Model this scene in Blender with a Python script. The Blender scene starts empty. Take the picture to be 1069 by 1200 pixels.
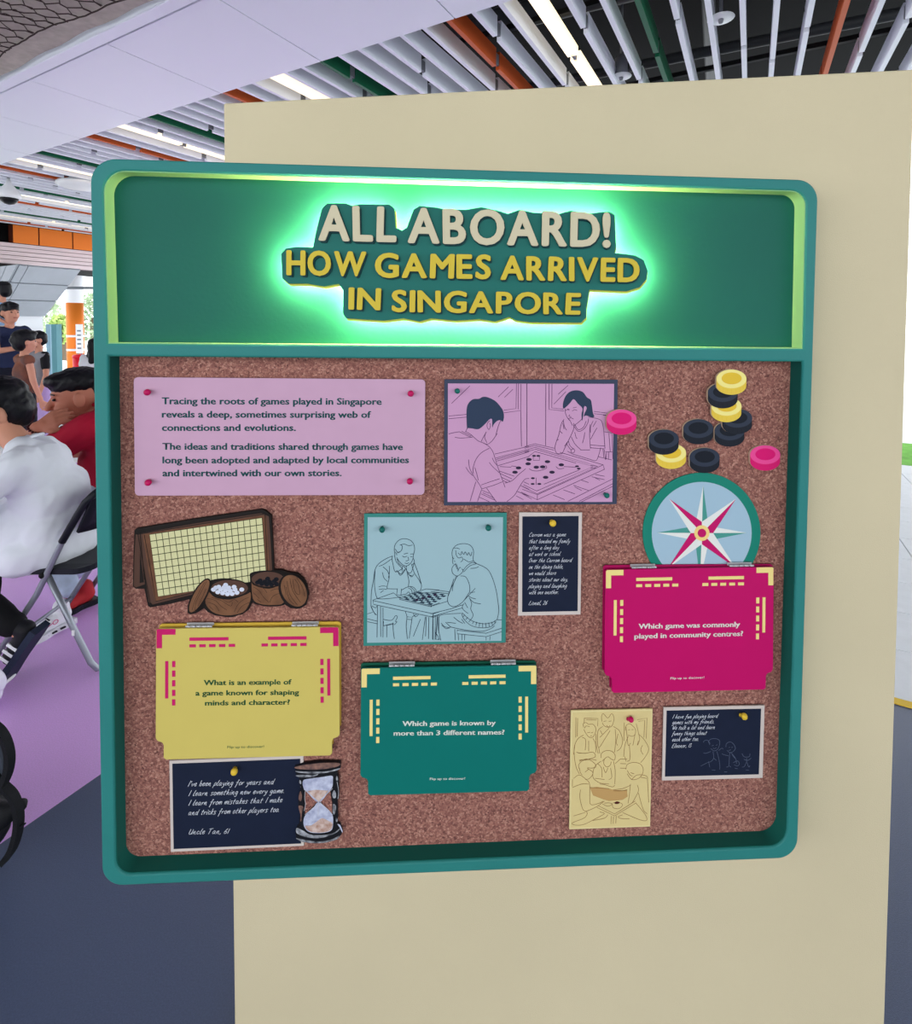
import bpy, bmesh, math, random
from mathutils import Vector, Matrix, Euler, noise
S = bpy.context.scene
COL = S.collection
PI = math.pi
R_ = math.radians
random.seed(7)

# ------------------------------------------------------------------ camera
# f = 617 px on a 1069x1200 frame, principal point lowered (shift lens), 1.95 deg down
FPX, PX, PY, EYE = 617.0, 534.5, 398.0, 1.55
ROW0 = Vector((0.9999962, -0.0027662, 0.0))
ROW1 = Vector((0.0000939, 0.0339463, 0.9994237))
ROW2 = Vector((0.0027646, 0.9994198, -0.0339465))
cam_d = bpy.data.cameras.new('camera')
cam_d.sensor_fit = 'VERTICAL'; cam_d.sensor_height = 24.0; cam_d.sensor_width = 24.0
cam_d.lens = FPX / 1200.0 * 24.0
cam_d.shift_x = 0.0; cam_d.shift_y = (PY - 600.0) / 1200.0
cam_d.clip_start = 0.02; cam_d.clip_end = 300
cam = bpy.data.objects.new('camera', cam_d); COL.objects.link(cam)
cam.matrix_world = Matrix(((ROW0[0], ROW0[1], -ROW0[2], 0), (ROW1[0], ROW1[1], -ROW1[2], 0),
                           (ROW2[0], ROW2[1], -ROW2[2], EYE), (0, 0, 0, 1)))
S.camera = cam

def srgb(r, g, b):
    f = lambda c: (c / 255 / 12.92) if c / 255 <= 0.04045 else ((c / 255 + 0.055) / 1.055) ** 2.4
    return (f(r), f(g), f(b))

# ------------------------------------------------------------------ sky, exposure
W = bpy.data.worlds.new('world'); S.world = W; W.use_nodes = True
W.node_tree.nodes['Background'].inputs[0].default_value = (0.93, 0.97, 1.0, 1)
W.node_tree.nodes['Background'].inputs[1].default_value = 3.0
vs = S.view_settings
vs.view_transform = 'Standard'; vs.look = 'None'; vs.exposure = 0.0; vs.gamma = 1.0; vs.use_curve_mapping = False
S.render.film_transparent = False
try:
    S.cycles.max_bounces = 8; S.cycles.diffuse_bounces = 4; S.cycles.use_denoising = True
    S.cycles.sample_clamp_indirect = 6.0
    S.cycles.caustics_reflective = False; S.cycles.caustics_refractive = False
except Exception:
    pass

# ------------------------------------------------------------------ helpers
def pix(x, y):
    """direction through a point of the 1069x1200 frame"""
    a, b = x - PX, PY - y
    return Vector((ROW0[0] * a + ROW0[1] * b + ROW0[2] * FPX, ROW1[0] * a + ROW1[1] * b + ROW1[2] * FPX,
                   ROW2[0] * a + ROW2[1] * b + ROW2[2] * FPX))
EYEP = Vector((0, 0, EYE))
def atY(x, y, Y):
    d = pix(x, y); return EYEP + d * (Y / d.y)
def atZ(x, y, Z):
    d = pix(x, y); return EYEP + d * ((Z - EYE) / d.z)

_m = {}
def mat(name, rgb, rough=0.6, metal=0.0, vary=0.0, scale=40.0, bump=0.0, bscale=200.0, emit=None, strength=0.0, rgb2=None, spec=None):
    if name in _m: return _m[name]
    m = bpy.data.materials.new(name); m.use_nodes = True; _m[name] = m
    nt = m.node_tree; b = nt.nodes['Principled BSDF']
    c = srgb(*rgb) + (1,)
    b.inputs['Base Color'].default_value = c
    b.inputs['Roughness'].default_value = rough; b.inputs['Metallic'].default_value = metal
    b.inputs['Specular IOR Level'].default_value = .18 if spec is None else spec
    if emit: 
        b.inputs['Emission Color'].default_value = srgb(*emit) + (1,); b.inputs['Emission Strength'].default_value = strength
    if vary or rgb2:
        tc = nt.nodes.new('ShaderNodeTexCoord'); n = nt.nodes.new('ShaderNodeTexNoise'); n.inputs['Scale'].default_value = scale
        n.inputs['Detail'].default_value = 4
        nt.links.new(tc.outputs['Object'], n.inputs['Vector'])
        r = nt.nodes.new('ShaderNodeValToRGB'); r.color_ramp.elements[0].position = 0.3; r.color_ramp.elements[1].position = 0.7
        if rgb2:
            r.color_ramp.elements[0].color = c; r.color_ramp.elements[1].color = srgb(*rgb2) + (1,)
        else:
            r.color_ramp.elements[0].color = tuple(x * (1 - vary) for x in c[:3]) + (1,)
            r.color_ramp.elements[1].color = tuple(min(1, x * (1 + vary)) for x in c[:3]) + (1,)
        nt.links.new(n.outputs['Fac'], r.inputs[0]); nt.links.new(r.outputs[0], b.inputs['Base Color'])
    if bump:
        tc = nt.nodes.new('ShaderNodeTexCoord'); n = nt.nodes.new('ShaderNodeTexNoise'); n.inputs['Scale'].default_value = bscale
        nt.links.new(tc.outputs['Object'], n.inputs['Vector'])
        bp = nt.nodes.new('ShaderNodeBump'); bp.inputs['Strength'].default_value = bump; bp.inputs['Distance'].default_value = 0.002
        nt.links.new(n.outputs['Fac'], bp.inputs['Height']); nt.links.new(bp.outputs[0], b.inputs['Normal'])
    return m

def smooth(me, on=True):
    for p in me.polygons: p.use_smooth = on
def link(name, me, m=None, parent=None, loc=None, mw=None):
    o = bpy.data.objects.new(name, me); COL.objects.link(o)
    if me is not None: me.name = name
    if m is not None and me is not None: me.materials.clear(); me.materials.append(m)
    if parent is not None: o.parent = parent
    if mw is not None: o.matrix_world = mw
    elif loc is not None: o.location = loc
    return o
def tag(o, label=None, cat=None, group=None, kind=None):
    if label: o['label'] = label
    if cat: o['category'] = cat
    if group: o['group'] = group
    if kind: o['kind'] = kind
    return o
def empty(name, loc=(0, 0, 0), rot=0, mw=None):
    o = bpy.data.objects.new(name, None); COL.objects.link(o); o.empty_display_size = 0.05
    if mw is not None: o.matrix_world = mw
    else: o.location = loc; o.rotation_euler = (0, 0, rot)
    return o
def bm_mesh(bm, name='m', sm=False):
    bmesh.ops.recalc_face_normals(bm, faces=bm.faces)
    me = bpy.data.meshes.new(name); bm.to_mesh(me); bm.free()
    if sm: smooth(me)
    return me
def add_box(bm, x0, x1, y0, y1, z0, z1, mw=None):
    v = [bm.verts.new(p) for p in ((x0, y0, z0), (x1, y0, z0), (x1, y1, z0), (x0, y1, z0), (x0, y0, z1), (x1, y0, z1), (x1, y1, z1), (x0, y1, z1))]
    if mw is not None:
        for q in v: q.co = mw @ q.co
    for f in ((0, 3, 2, 1), (4, 5, 6, 7), (0, 1, 5, 4), (1, 2, 6, 5), (2, 3, 7, 6), (3, 0, 4, 7)): bm.faces.new([v[i] for i in f])
def box(x0, x1, y0, y1, z0, z1, bevel=0.0):
    bm = bmesh.new(); add_box(bm, x0, x1, y0, y1, z0, z1)
    if bevel: bmesh.ops.bevel(bm, geom=bm.edges[:], offset=bevel, segments=2, affect='EDGES')
    return bm_mesh(bm)
def add_tube(bm, pts, r, n=8, caps=True):
    pts = [Vector(p) for p in pts]; rr = r if isinstance(r, (list, tuple)) else [r] * len(pts)
    rings = []; prev = None
    for i, p in enumerate(pts):
        t = (pts[min(i + 1, len(pts) - 1)] - pts[max(i - 1, 0)]).normalized()
        if prev is None: a = t.orthogonal().normalized()
        else:
            a = prev - t * prev.dot(t); a = a.normalized() if a.length > 1e-6 else t.orthogonal().normalized()
        prev = a; b = t.cross(a)
        rings.append([bm.verts.new(p + (a * math.cos(2 * PI * k / n) + b * math.sin(2 * PI * k / n)) * rr[i]) for k in range(n)])
    for i in range(len(rings) - 1):
        for k in range(n): bm.faces.new((rings[i][k], rings[i][(k + 1) % n], rings[i + 1][(k + 1) % n], rings[i + 1][k]))
    if caps: bm.faces.new(rings[0][::-1]); bm.faces.new(rings[-1])
def tube(pts, r, n=8):
    bm = bmesh.new(); add_tube(bm, pts, r, n); return bm_mesh(bm, sm=True)
def add_lathe(bm, prof, n=20, mw=None):
    rings = []
    for (r, z) in prof:
        rings.append([bm.verts.new((max(r, 1e-5) * math.cos(2 * PI * k / n), max(r, 1e-5) * math.sin(2 * PI * k / n), z)) for k in range(n)])
    for i in range(len(rings) - 1):
        for k in range(n): bm.faces.new((rings[i][k], rings[i][(k + 1) % n], rings[i + 1][(k + 1) % n], rings[i + 1][k]))
    bm.faces.new(rings[0][::-1]); bm.faces.new(rings[-1])
    if mw is not None:
        for rg in rings:
            for v in rg: v.co = mw @ v.co
def lathe(prof, n=20, sm=True):
    bm = bmesh.new(); add_lathe(bm, prof, n); return bm_mesh(bm, sm=sm)
def add_ball(bm, c, r, sub=2, sc=(1, 1, 1), rot=None):
    g = bmesh.ops.create_icosphere(bm, subdivisions=sub, radius=1.0)
    M = Matrix.Translation(Vector(c)) @ (rot.to_4x4() if rot is not None else Matrix.Identity(4)) @ Matrix.Diagonal((r * sc[0], r * sc[1], r * sc[2], 1))
    for v in g['verts']: v.co = M @ v.co
def catmull(p, k=4, closed=False):
    if len(p) < 3: return list(p)
    n = len(p); out = []
    rng = range(n) if closed else range(n - 1)
    for i in rng:
        if closed: a, b, c, d = p[(i - 1) % n], p[i], p[(i + 1) % n], p[(i + 2) % n]
        else: a, b, c, d = p[max(i - 1, 0)], p[i], p[i + 1], p[min(i + 2, n - 1)]
        for j in range(k):
            t = j / k
            out.append(tuple(0.5 * ((2 * b[q]) + (-a[q] + c[q]) * t + (2 * a[q] - 5 * b[q] + 4 * c[q] - d[q]) * t * t + (-a[q] + 3 * b[q] - 3 * c[q] + d[q]) * t ** 3) for q in (0, 1)))
    if not closed: out.append(tuple(p[-1]))
    return out

# ------------------------------------------------------------------ frame of the display board
# u to the right, v up, w towards the viewer; w = 0 is the front of the frame
KB = 0.955
BC = Vector((0, 0, EYE)) + (Vector((0.0166319, 0.93, 1.17922)) - Vector((0, 0, EYE))) * KB
BU = Vector((0.99862162, 0.05191211, -0.00774499)); BY = Vector((-0.05189333, 0.99864923, 0.00260692)); BV = Vector((0.00786986, -0.00220141, 0.99996661))
MB_ = Matrix(((BU[0], BV[0], -BY[0], BC[0]), (BU[1], BV[1], -BY[1], BC[1]), (BU[2], BV[2], -BY[2], BC[2]), (0, 0, 0, 1)))
CORK = -0.030
def P(x, y, w=CORK):
    d = pix(x, y); n = -BY
    t = ((BC + n * w) - EYEP).dot(n) / d.dot(n)
    q = EYEP + d * t - BC
    return (q.dot(BU), q.dot(BV))
def PP(pts, w=CORK, org=(0, 0), k=1.0):
    """trace: points given in an enlarged view with origin org and scale k"""
    return [P(org[0] + a / k, org[1] + b / k, w) for a, b in pts]
PXM = 0.00151 * KB
def rrect(x0, y0, x1, y1, rs, n=7):
    """rounded rectangle in u,v; radii for TL, TR, BR, BL"""
    out = []
    for (cx, cy, r, a0) in ((x0, y1, rs[0], 180), (x1, y1, rs[1], 90), (x1, y0, rs[2], 0), (x0, y0, rs[3], -90)):
        sx = 1 if cx == x0 else -1; sy = 1 if cy == y0 else -1
        if r <= 0: out.append((cx, cy)); continue
        for i in range(n + 1):
            a = R_(a0 - 90 * i / n); out.append((cx + sx * r + r * math.cos(a), cy + sy * r + r * math.sin(a)))
    return out
def rquad(c, rs, n=7):
    """quad given as 4 corners (TL,TR,BR,BL), each rounded by its radius"""
    out = []
    for i in range(4):
        p = Vector(c[i]); a = (Vector(c[i - 1]) - p).normalized(); b = (Vector(c[(i + 1) % 4]) - p).normalized(); r = rs[i]
        if r <= 0: out.append(tuple(p)); continue
        s, e = p + a * r, p + b * r
        for j in range(n + 1):
            t = j / n; k = 0.5523
            c1, c2 = s + (p - s) * k, e + (p - e) * k
            q = s * (1 - t) ** 3 + c1 * 3 * t * (1 - t) ** 2 + c2 * 3 * t * t * (1 - t) + e * t ** 3; out.append(tuple(q))
    return out
def slab_mesh(outlines, w0, w1, bevel=0.0, ctr=(0, 0)):
    cu = bpy.data.curves.new('c', 'CURVE'); cu.dimensions = '2D'; cu.fill_mode = 'BOTH'
    for pts in outlines:
        s = cu.splines.new('POLY'); s.points.add(len(pts) - 1); s.use_cyclic_u = True
        for q, (a, b) in zip(s.points, pts): q.co = (a - ctr[0], b - ctr[1], 0, 1)
    t = (w1 - w0) / 2
    cu.extrude = max(t - bevel, 0.00001); cu.bevel_depth = bevel; cu.bevel_resolution = 1
    if bevel: cu.offset = -bevel
    o = bpy.data.objects.new('c', cu)
    me = bpy.data.meshes.new_from_object(o)
    bpy.data.objects.remove(o); bpy.data.curves.remove(cu)
    for v in me.vertices: v.co.z += (w0 + w1) / 2
    return me
def centre(pts):
    xs = [p[0] for p in pts]; ys = [p[1] for p in pts]; return ((min(xs) + max(xs)) / 2, (min(ys) + max(ys)) / 2)
class Thing:
    """a thing on the board; all its meshes are in u,v,w about its own centre"""
    def __init__(s, name, pts, w0, w1, m, label=None, cat=None, group=None, bevel=0.0, root_empty=False):
        s.c = centre(pts); s.mw = MB_ @ Matrix.Translation((s.c[0], s.c[1], 0))
        if root_empty: s.o = empty(name, mw=s.mw)
        else:
            s.o = link(name, slab_mesh([pts], w0, w1, bevel, s.c), m); s.o.matrix_world = s.mw
        tag(s.o, label, cat, group)
    def slab(s, name, pts, w0, w1, m, bevel=0.0, parent=None, holes=()):
        return link(name, slab_mesh([pts] + list(holes), w0, w1, bevel, s.c), m, parent or s.o)
    def mesh(s, name, me, m, parent=None):
        for v in me.vertices: v.co.x -= s.c[0]; v.co.y -= s.c[1]
        return link(name, me, m, parent or s.o)
def multi_slab(polys, w0, w1):
    """many flat pieces joined in one mesh"""
    bm = bmesh.new()
    for pts in polys:
        lo = [bm.verts.new((a, b, w0)) for a, b in pts]; hi = [bm.verts.new((a, b, w1)) for a, b in pts]
        n = len(pts); bm.faces.new(hi); bm.faces.new(lo[::-1])
        for i in range(n): bm.faces.new((lo[i], lo[(i + 1) % n], hi[(i + 1) % n], hi[i]))
    return bm_mesh(bm)
def ribbons(lines, width, w, th=0.0003):
    """printed line work: thin strips; lines are u,v polylines"""
    bm = bmesh.new()
    for ln in lines:
        p = [Vector(q) for q in ln]
        p = [q for i, q in enumerate(p) if i == 0 or (q - p[i - 1]).length > 1e-6]
        if len(p) < 2: continue
        L, Rr = [], []
        for i, q in enumerate(p):
            t = (p[min(i + 1, len(p) - 1)] - p[max(i - 1, 0)])
            t = t.normalized() if t.length > 1e-9 else Vector((1, 0)); nn = Vector((-t.y, t.x)) * width / 2
            if i == 0: q = q - t * width * .3
            if i == len(p) - 1: q = q + t * width * .3
            L.append(bm.verts.new((q.x + nn.x, q.y + nn.y, w + th))); Rr.append(bm.verts.new((q.x - nn.x, q.y - nn.y, w + th)))
        for i in range(len(p) - 1): bm.faces.new((L[i], Rr[i], Rr[i + 1], L[i + 1]))
    me = bpy.data.meshes.new('line_art'); bm.to_mesh(me); bm.free(); return me
# lettering --------------------------------------------------------
def text_mesh(s, offset=0.0, ext=0.0, res=3, space=1.0):
    cu = bpy.data.curves.new('t', 'FONT'); cu.body = s; cu.offset = offset; cu.extrude = ext; cu.resolution_u = res; cu.space_character = space
    o = bpy.data.objects.new('t', cu); me = bpy.data.meshes.new_from_object(o)
    bpy.data.objects.remove(o); bpy.data.curves.remove(cu); return me
def bbox(me):
    xs = [v.co.x for v in me.vertices]; ys = [v.co.y for v in me.vertices]; return min(xs), max(xs), min(ys), max(ys)
_cap = {}
def bold(me, dx, dy=0.0, mv=((-1, -1), (1, -1), (-1, 1), (1, 1))):
    """heavier letters: the same outline laid down again a little to each side"""
    bm = bmesh.new()
    for sx, sy in mv:
        c = me.copy()
        for v in c.vertices: v.co.x += sx * dx; v.co.y += sy * dy
        bm.from_mesh(c); bpy.data.meshes.remove(c)
    bm.to_mesh(me); bm.free(); return me
def text_line(s, pl, pr, xh, w, offset=0.02, th=0.0003, shear=0.0, res=2, fat=0.0):
    """one printed line: left and right end of the baseline in u,v and cap height"""
    me = text_mesh(s, offset, 0, res)
    if fat: bold(me, fat, 0, ((-1, 0), (1, 0)))
    x0, x1, _, _ = bbox(me)
    if offset not in _cap:
        c = text_mesh('H', offset, 0, 1); b = bbox(c); _cap[offset] = (b[2], b[3]); bpy.data.meshes.remove(c)
    c0, c1 = _cap[offset]
    a, b = Vector(pl), Vector(pr); d = (b - a); L = d.length; d /= L; n = Vector((-d.y, d.x))
    for v in me.vertices:
        fx = (v.co.x - x0) / (x1 - x0) * L; fy = (v.co.y - c0) / (c1 - c0) * xh; fx += fy * shear
        q = a + d * fx + n * fy; v.co = (q.x, q.y, w + th)
    return me
def join_meshes(ms, name='lettering'):
    bm = bmesh.new()
    for m in ms: bm.from_mesh(m); bpy.data.meshes.remove(m)
    me = bpy.data.meshes.new(name); bm.to_mesh(me); bm.free(); return me
# ================================================================== THE PLACE
AX = R_(29.2647)                                    # the hall's grid is turned 29 degrees from the view
SD = Vector((math.sin(AX), math.cos(AX), 0)); UD = Vector((-math.cos(AX), math.sin(AX), 0))
HM = Matrix(((UD.x, SD.x, 0, 0), (UD.y, SD.y, 0, 0), (0, 0, 1, 0), (0, 0, 0, 1)))      # hall coordinates (u, s, z) -> world (mirrored, so meshes are mapped)
def hall(u, s, z): return Vector((UD.x * u + SD.x * s, UD.y * u + SD.y * s, z))
def atU(x, y, u):
    d = pix(x, y); t = (u - EYEP.dot(UD)) / d.dot(UD); p = EYEP + d * t; return p
def us(p): return (p.dot(UD), p.dot(SD), p.z)
def hbox(u0, u1, s0, s1, z0, z1, bevel=0.0):
    bm = bmesh.new(); add_box(bm, u0, u1, s0, s1, z0, z1)
    for v in bm.verts: v.co = hall(*v.co)
    bmesh.ops.reverse_faces(bm, faces=bm.faces)
    if bevel: bmesh.ops.bevel(bm, geom=bm.edges[:], offset=bevel, segments=2, affect='EDGES')
    return bm_mesh(bm)
def struct(name, me, m, parent=None):
    o = link(name, me, m, parent)
    if parent is None: o['kind'] = 'structure'
    return o
# floors
FB = mat('blue_rubber_floor', (78, 89, 118), 0.45, spec=.5, vary=0.12, scale=260, bump=0.35, bscale=420)
FP = mat('purple_rubber_floor', (226, 176, 244), 0.36, spec=.5, vary=0.10, scale=240, bump=0.35, bscale=380)
struct('floor', hbox(-14, 1.912, -6, 2.70, -0.1, 0.0), FB)
struct('floor_back', hbox(0.3, 1.912, 2.70, 16, -0.1, 0.0), FB)
struct('floor_purple', hbox(1.912, 6.4, -1.6, 9, -0.1, 0.0), FP)
struct('floor_left', hbox(1.912, 15.5, -6, -1.6, -0.1, 0.0), FB)
struct('floor_far', hbox(6.4, 15.5, -1.6, 16, -0.1, 0.0), mat('forecourt_concrete', (240, 242, 244), .8))
struct('floor_end', hbox(1.912, 6.4, 9, 16, -0.1, 0.0), mat('forecourt_concrete', (240, 242, 244), .8))
PV = mat('pale_paving', (240, 243, 248), .7, vary=.03, scale=12)
pv = struct('floor_paving', hbox(-14, 0.3, 2.74, 7.35, -0.11, -0.012), mat('paving_joint', (168, 172, 180), .8))
tme = None
for i in range(11):
    for j in range(11):
        u, s = 0.3 - .42 * (i + 1), 2.745 + .42 * j
        o = link('paving_tile', hbox(0.004, .416, 0.004, .416, -.012, 0.0) if tme is None else tme, PV, pv); tme = o.data
        o.location = hall(u, s, 0)
struct('trim_1', hbox(-14, .3, 2.70, 2.742, -.1, .004), mat('yellow_edging', (236, 196, 60), .6))
struct('lawn', hbox(-14, .3, 7.35, 8.78, -.1, -.01), mat('lawn_green', (120, 190, 80), .9, vary=.2, scale=8))
struct('forecourt_right', hbox(-30, .3, 8.78, 16, -.12, -.02), mat('forecourt_concrete', (240, 242, 244), .8))
struct('forecourt', hbox(-30, 60, 16, 60, -.12, -.02), mat('forecourt_concrete', (240, 242, 244), .8))
struct('forecourt_side', hbox(15.5, 60, -20, 10.5, -.12, -.02), mat('forecourt_concrete', (240, 242, 244), .8))
# partition wall that carries the board
K = 1.012 * KB
wa = atY(262, 121, 1.139 * K); wb_ = Vector((0.839 * K, 0.980 * K, 0)); wd = Vector((wb_.x - wa.x, wb_.y - wa.y, 0)); wl = wd.length; wd.normalize()
wz = EYE + (wa.z - EYE); wn = Vector((-wd.y, wd.x, 0))
bm = bmesh.new(); add_box(bm, 0, wl, 0, .09, 0, wz); bmesh.ops.bevel(bm, geom=bm.edges[:], offset=.002, segments=1, affect='EDGES')
wo = struct('wall_partition', bm_mesh(bm), mat('beige_wall', (208, 195, 163), .75, vary=.035, scale=2.2, bump=.25, bscale=520))
wo.matrix_world = Matrix(((wd.x, wn.x, 0, wa.x), (wd.y, wn.y, 0, wa.y), (0, 0, 1, 0), (0, 0, 0, 1)))
# ceiling: dark deck, hung slats, soffit
DK = mat('dark_deck', (4, 4, 5), .9)
struct('ceiling_deck', hbox(-9, 15.0, -6, 10.5, 4.75, 4.95), DK)
cl = empty('ceiling'); cl['kind'] = 'structure'
ZS = 3.70
SW = mat('slat_white', (234, 237, 245), .45); SO = mat('slat_orange', (196, 88, 40), .5); SG = mat('slat_green', (18, 92, 62), .5)
LT = mat('lamp_strip', (255, 240, 210), .5, emit=(255, 238, 205), strength=1.15)
JN = mat('slat_joint', (120, 122, 128), .5)
rnd = random.Random(3)
def mkslat(L, hgt, th):
    bm = bmesh.new(); add_box(bm, -th / 2, th / 2, 0, L, 0, hgt); me = bm_mesh(bm)
    for v in me.vertices: v.co = hall(*v.co)
    me.flip_normals(); return me
SL = {}
STEP = 2.45 / 12; k0 = -7
for k in range(k0, 74):
    u = -0.52 + STEP * k; ph = k % 12
    m = SO if ph == 0 else SG if ph == 6 else SW
    lamp = ph == 9 and k > 0
    s = 3.31 if k > 2 else 2.4
    send = 8.6 if u > 3.5 else 7.6
    L = 1.62 + .0 * k; s += -((k * 5) % 7) * .21
    while s < send:
        s0 = max(s, 3.31 if k > 2 else 2.4); s1 = min(s + L, send)
        if s1 - s0 > .12:
            nm = 'lamp_strip' if lamp else 'slat'; key = (nm, round(s1 - s0, 3))
            if key not in SL: SL[key] = mkslat(key[1], .07 if lamp else .15, .085 if lamp else .036)
            me = SL[key]
            if me.materials and me.materials[0] != (LT if lamp else m):
                key2 = key + (m.name,)
                if key2 not in SL: SL[key2] = me.copy(); SL[key2].materials.clear()
                me = SL[key2]
            o = link(nm, me, LT if lamp else m, cl); o.location = hall(u, s0, ZS + (.0 if not lamp else .03))
        s += L + .07
# joints between the slat ends, and the hanger rails above
bm = bmesh.new()
for k in range(k0, 74):
    u = -0.52 + STEP * k; s = (3.31 if k > 2 else 2.4) - ((k * 5) % 7) * .21
    while s < (8.6 if u > 3.5 else 7.6) - 1.8:
        s += 1.62
        if s > 3.3: add_box(bm, u - .012, u + .012, s - .03, s + .10, ZS + .03, ZS + .12)
        s += .07
for v in bm.verts: v.co = hall(*v.co)
o = link('slat_joint', bm_mesh(bm), JN, cl); o['kind'] = 'stuff'
for s in (3.9, 5.4, 6.9): link('hanger_rail', hbox(-2, 14.4, s, s + .04, ZS + .16, ZS + .2), mat('rail_black', (24, 24, 26), .6), cl)
for (u0, s0, u1, s1, r, z) in ((-1.6, 4.9, 2.6, 4.6, .11, 4.4), (-1.6, 5.9, 3.4, 5.6, .05, 4.2), (.3, 3.4, .5, 7.5, .06, 4.5)):
    link('duct', tube([hall(u0, s0, z), hall(u1, s1, z)], r, 14), mat('duct_grey', (40, 42, 46), .5), cl)
# white panelled soffit beam
sf = struct('ceiling_soffit', hbox(-3, 14.6, 2.285, 3.29, 3.70, 4.05), mat('soffit_core', (110, 112, 118), .6))
SP = mat('soffit_panel', (236, 240, 248), .4)
pm = None; u = 9.39
us_list = [9.39 + 1.255 * i for i in range(-9, 5)]
for u in us_list:
    o = link('soffit_panel', hbox(.005, 1.25, 0, 1.0, 0, .02) if pm is None else pm, SP, sf); pm = o.data; o.location = hall(u - 1.255, 2.288, 3.68)
link('shadow_gap', hbox(-3, 14.6, 2.262, 2.288, 3.70, 3.74), mat('gap_dark', (60, 62, 68), .7), sf)
link('soffit_lip', hbox(-3, 14.6, 2.165, 2.262, 3.665, 3.80, .004), SP, sf)
link('soffit_upstand', hbox(-3, 14.6, 3.275, 3.29, 3.69, 4.05), SP, sf)
# netted brown canopy in front of the soffit
BR = mat('canopy_brown', (178, 174, 158), .9, vary=.12, scale=14, bump=.5, bscale=60)
bm = bmesh.new(); nu, ns = 60, 16; gv = []
def canz(u, s):
    e = 2.15 - s
    return 3.675 - .05 * math.sin(min(1, e / 1.2) * PI * .5) + .015 * math.sin(u * 1.7) + .008 * math.sin(u * 9 + s * 6)
for i in range(nu + 1):
    row = []
    for j in range(ns + 1):
        u = 2.2 + 7.5 * i / nu; s = .9 + 1.22 * j / ns; row.append(bm.verts.new(hall(u, s, canz(u, s))))
    gv.append(row)
for i in range(nu):
    for j in range(ns): bm.faces.new((gv[i][j], gv[i + 1][j], gv[i + 1][j + 1], gv[i][j + 1]))
me = bm_mesh(bm, sm=True)
can = link('canopy_netting', me, BR)
tag(can, 'brown crumpled canopy with dark netting hung before the white soffit', 'canopy')
bm = bmesh.new(); rn = random.Random(11)
for i in range(110):
    u = 2.25 + 7.4 * i / 110; pts = []; lim = 1.96 + .04 * math.sin(u * 2.3)
    for j in range(22):
        s = .92 + (lim - .92) * j / 21; du = .034 * (1 if (i + j // 2) % 2 else -1) + rn.uniform(-.016, .016)
        pts.append(hall(u + du, s + rn.uniform(-.012, .012), canz(u, s) - .018))
    add_tube(bm, pts, .0042, 4)
for e in (0,):
    pts = [hall(2.25 + 7.4 * i / 120, 1.965 + .04 * math.sin((2.25 + 7.4 * i / 120) * 2.3) + rn.uniform(-.005, .005), canz(2.25 + 7.4 * i / 120, 1.96) - .018) for i in range(121)]
    add_tube(bm, pts, .005, 4)
o = link('netting_cords', bm_mesh(bm), mat('cord_dark', (62, 52, 48), .9), can); o['kind'] = 'stuff'
# ceiling fittings
def sprinkler(p, label):
    e = empty('downlight', p); tag(e, label, 'ceiling light')
    link('light_disc', lathe([(.005, .02), (.06, .018), (.085, .006), (.09, 0), (.03, -.004), (.01, -.006)], 20), mat('fitting_white', (228, 230, 232), .4), e)
    link('stem', tube([(0, 0, .02), (0, 0, .9)], .012, 8), JN, e); link('nozzle', lathe([(.014, -.03), (.018, -.015), (.02, 0)], 10), JN, e)
    return e
e = sprinkler(atZ(845, 22, 3.72), 'small white round ceiling fitting between slats, with a thin dropper')
e = sprinkler(atZ(728, 90, 3.74), 'round white ceiling fitting with a grey can just above the wall top')
link('can', lathe([(.05, .02), (.055, .03), (.055, .16), (.03, .19)], 16), JN, e)
p = atZ(10.5, 231, 3.42)
e = empty('dome_camera', p); tag(e, 'white dome camera with dark lens hanging under the far slats', 'security camera')
link('housing', lathe([(.02, .28), (.04, .2), (.12, .1), (.155, .03), (.15, 0), (.12, -.02)], 24), mat('fitting_white', (228, 230, 232), .4), e)
link('lens_dome', lathe([(.12, -.015), (.105, -.06), (.06, -.1), (.01, -.115)], 20), mat('dome_dark', (18, 18, 22), .15), e)
link('stem', tube([(0, 0, .25), (0, 0, .29)], .02, 8), JN, e)
p = atZ(92, 221, 3.6)
e = empty('pendant_speaker', p); tag(e, 'shallow white bowl shaped fitting under the slats at the board edge', 'ceiling fitting')
link('bowl', lathe([(.02, .16), (.14, .14), (.28, .09), (.30, .05), (.22, .01), (.02, 0)], 28), mat('fitting_white', (228, 230, 232), .4), e)
link('stem', tube([(0, 0, .15), (0, 0, .9)], .02, 8), JN, e); link('bracket', box(-.3, -.24, -.02, .02, .05, .16), JN, e)
# far side of the hall: orange fascia, cladding band
UF = 14.62
za = 3.72; zb = atU(60, 289, UF).z; zc = atU(60, 313, UF).z
s_at = lambda x: atU(x, 290, UF).dot(SD)
fs = struct('wall_fascia', hbox(UF + .02, UF + .2, s_at(15), 14, zb, za), mat('fascia_core', (90, 40, 25), .6))
edges = [s_at(15), s_at(46), s_at(85.5)]
while edges[-1] < 13: edges.append(edges[-1] + (edges[2] - edges[1]) * 1.0)
OR = mat('fascia_orange', (236, 128, 48), .45)
for a, b in zip(edges[:-1], edges[1:]): link('fascia_panel', hbox(UF, UF + .02, a + .015, b - .015, zb, za), OR, fs)
struct('wall_recess', hbox(UF + .25, UF + .35, -4, s_at(15), zb - .02, za), mat('bronze_dark', (58, 46, 36), .5))
bd2 = struct('wall_cladding', hbox(UF + .1, UF + .2, -4, 14, zc, zb), mat('clad_core', (140, 120, 125), .7))
for i in range(5):
    h0 = zc + (zb - zc) * i / 5; link('cladding_board', hbox(UF - .06 + .03 * i, UF + .1, -4, 14, h0 + .008, h0 + (zb - zc) / 5 - .008), mat('clad_pale', (226, 208, 212), .35), bd2)
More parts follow.
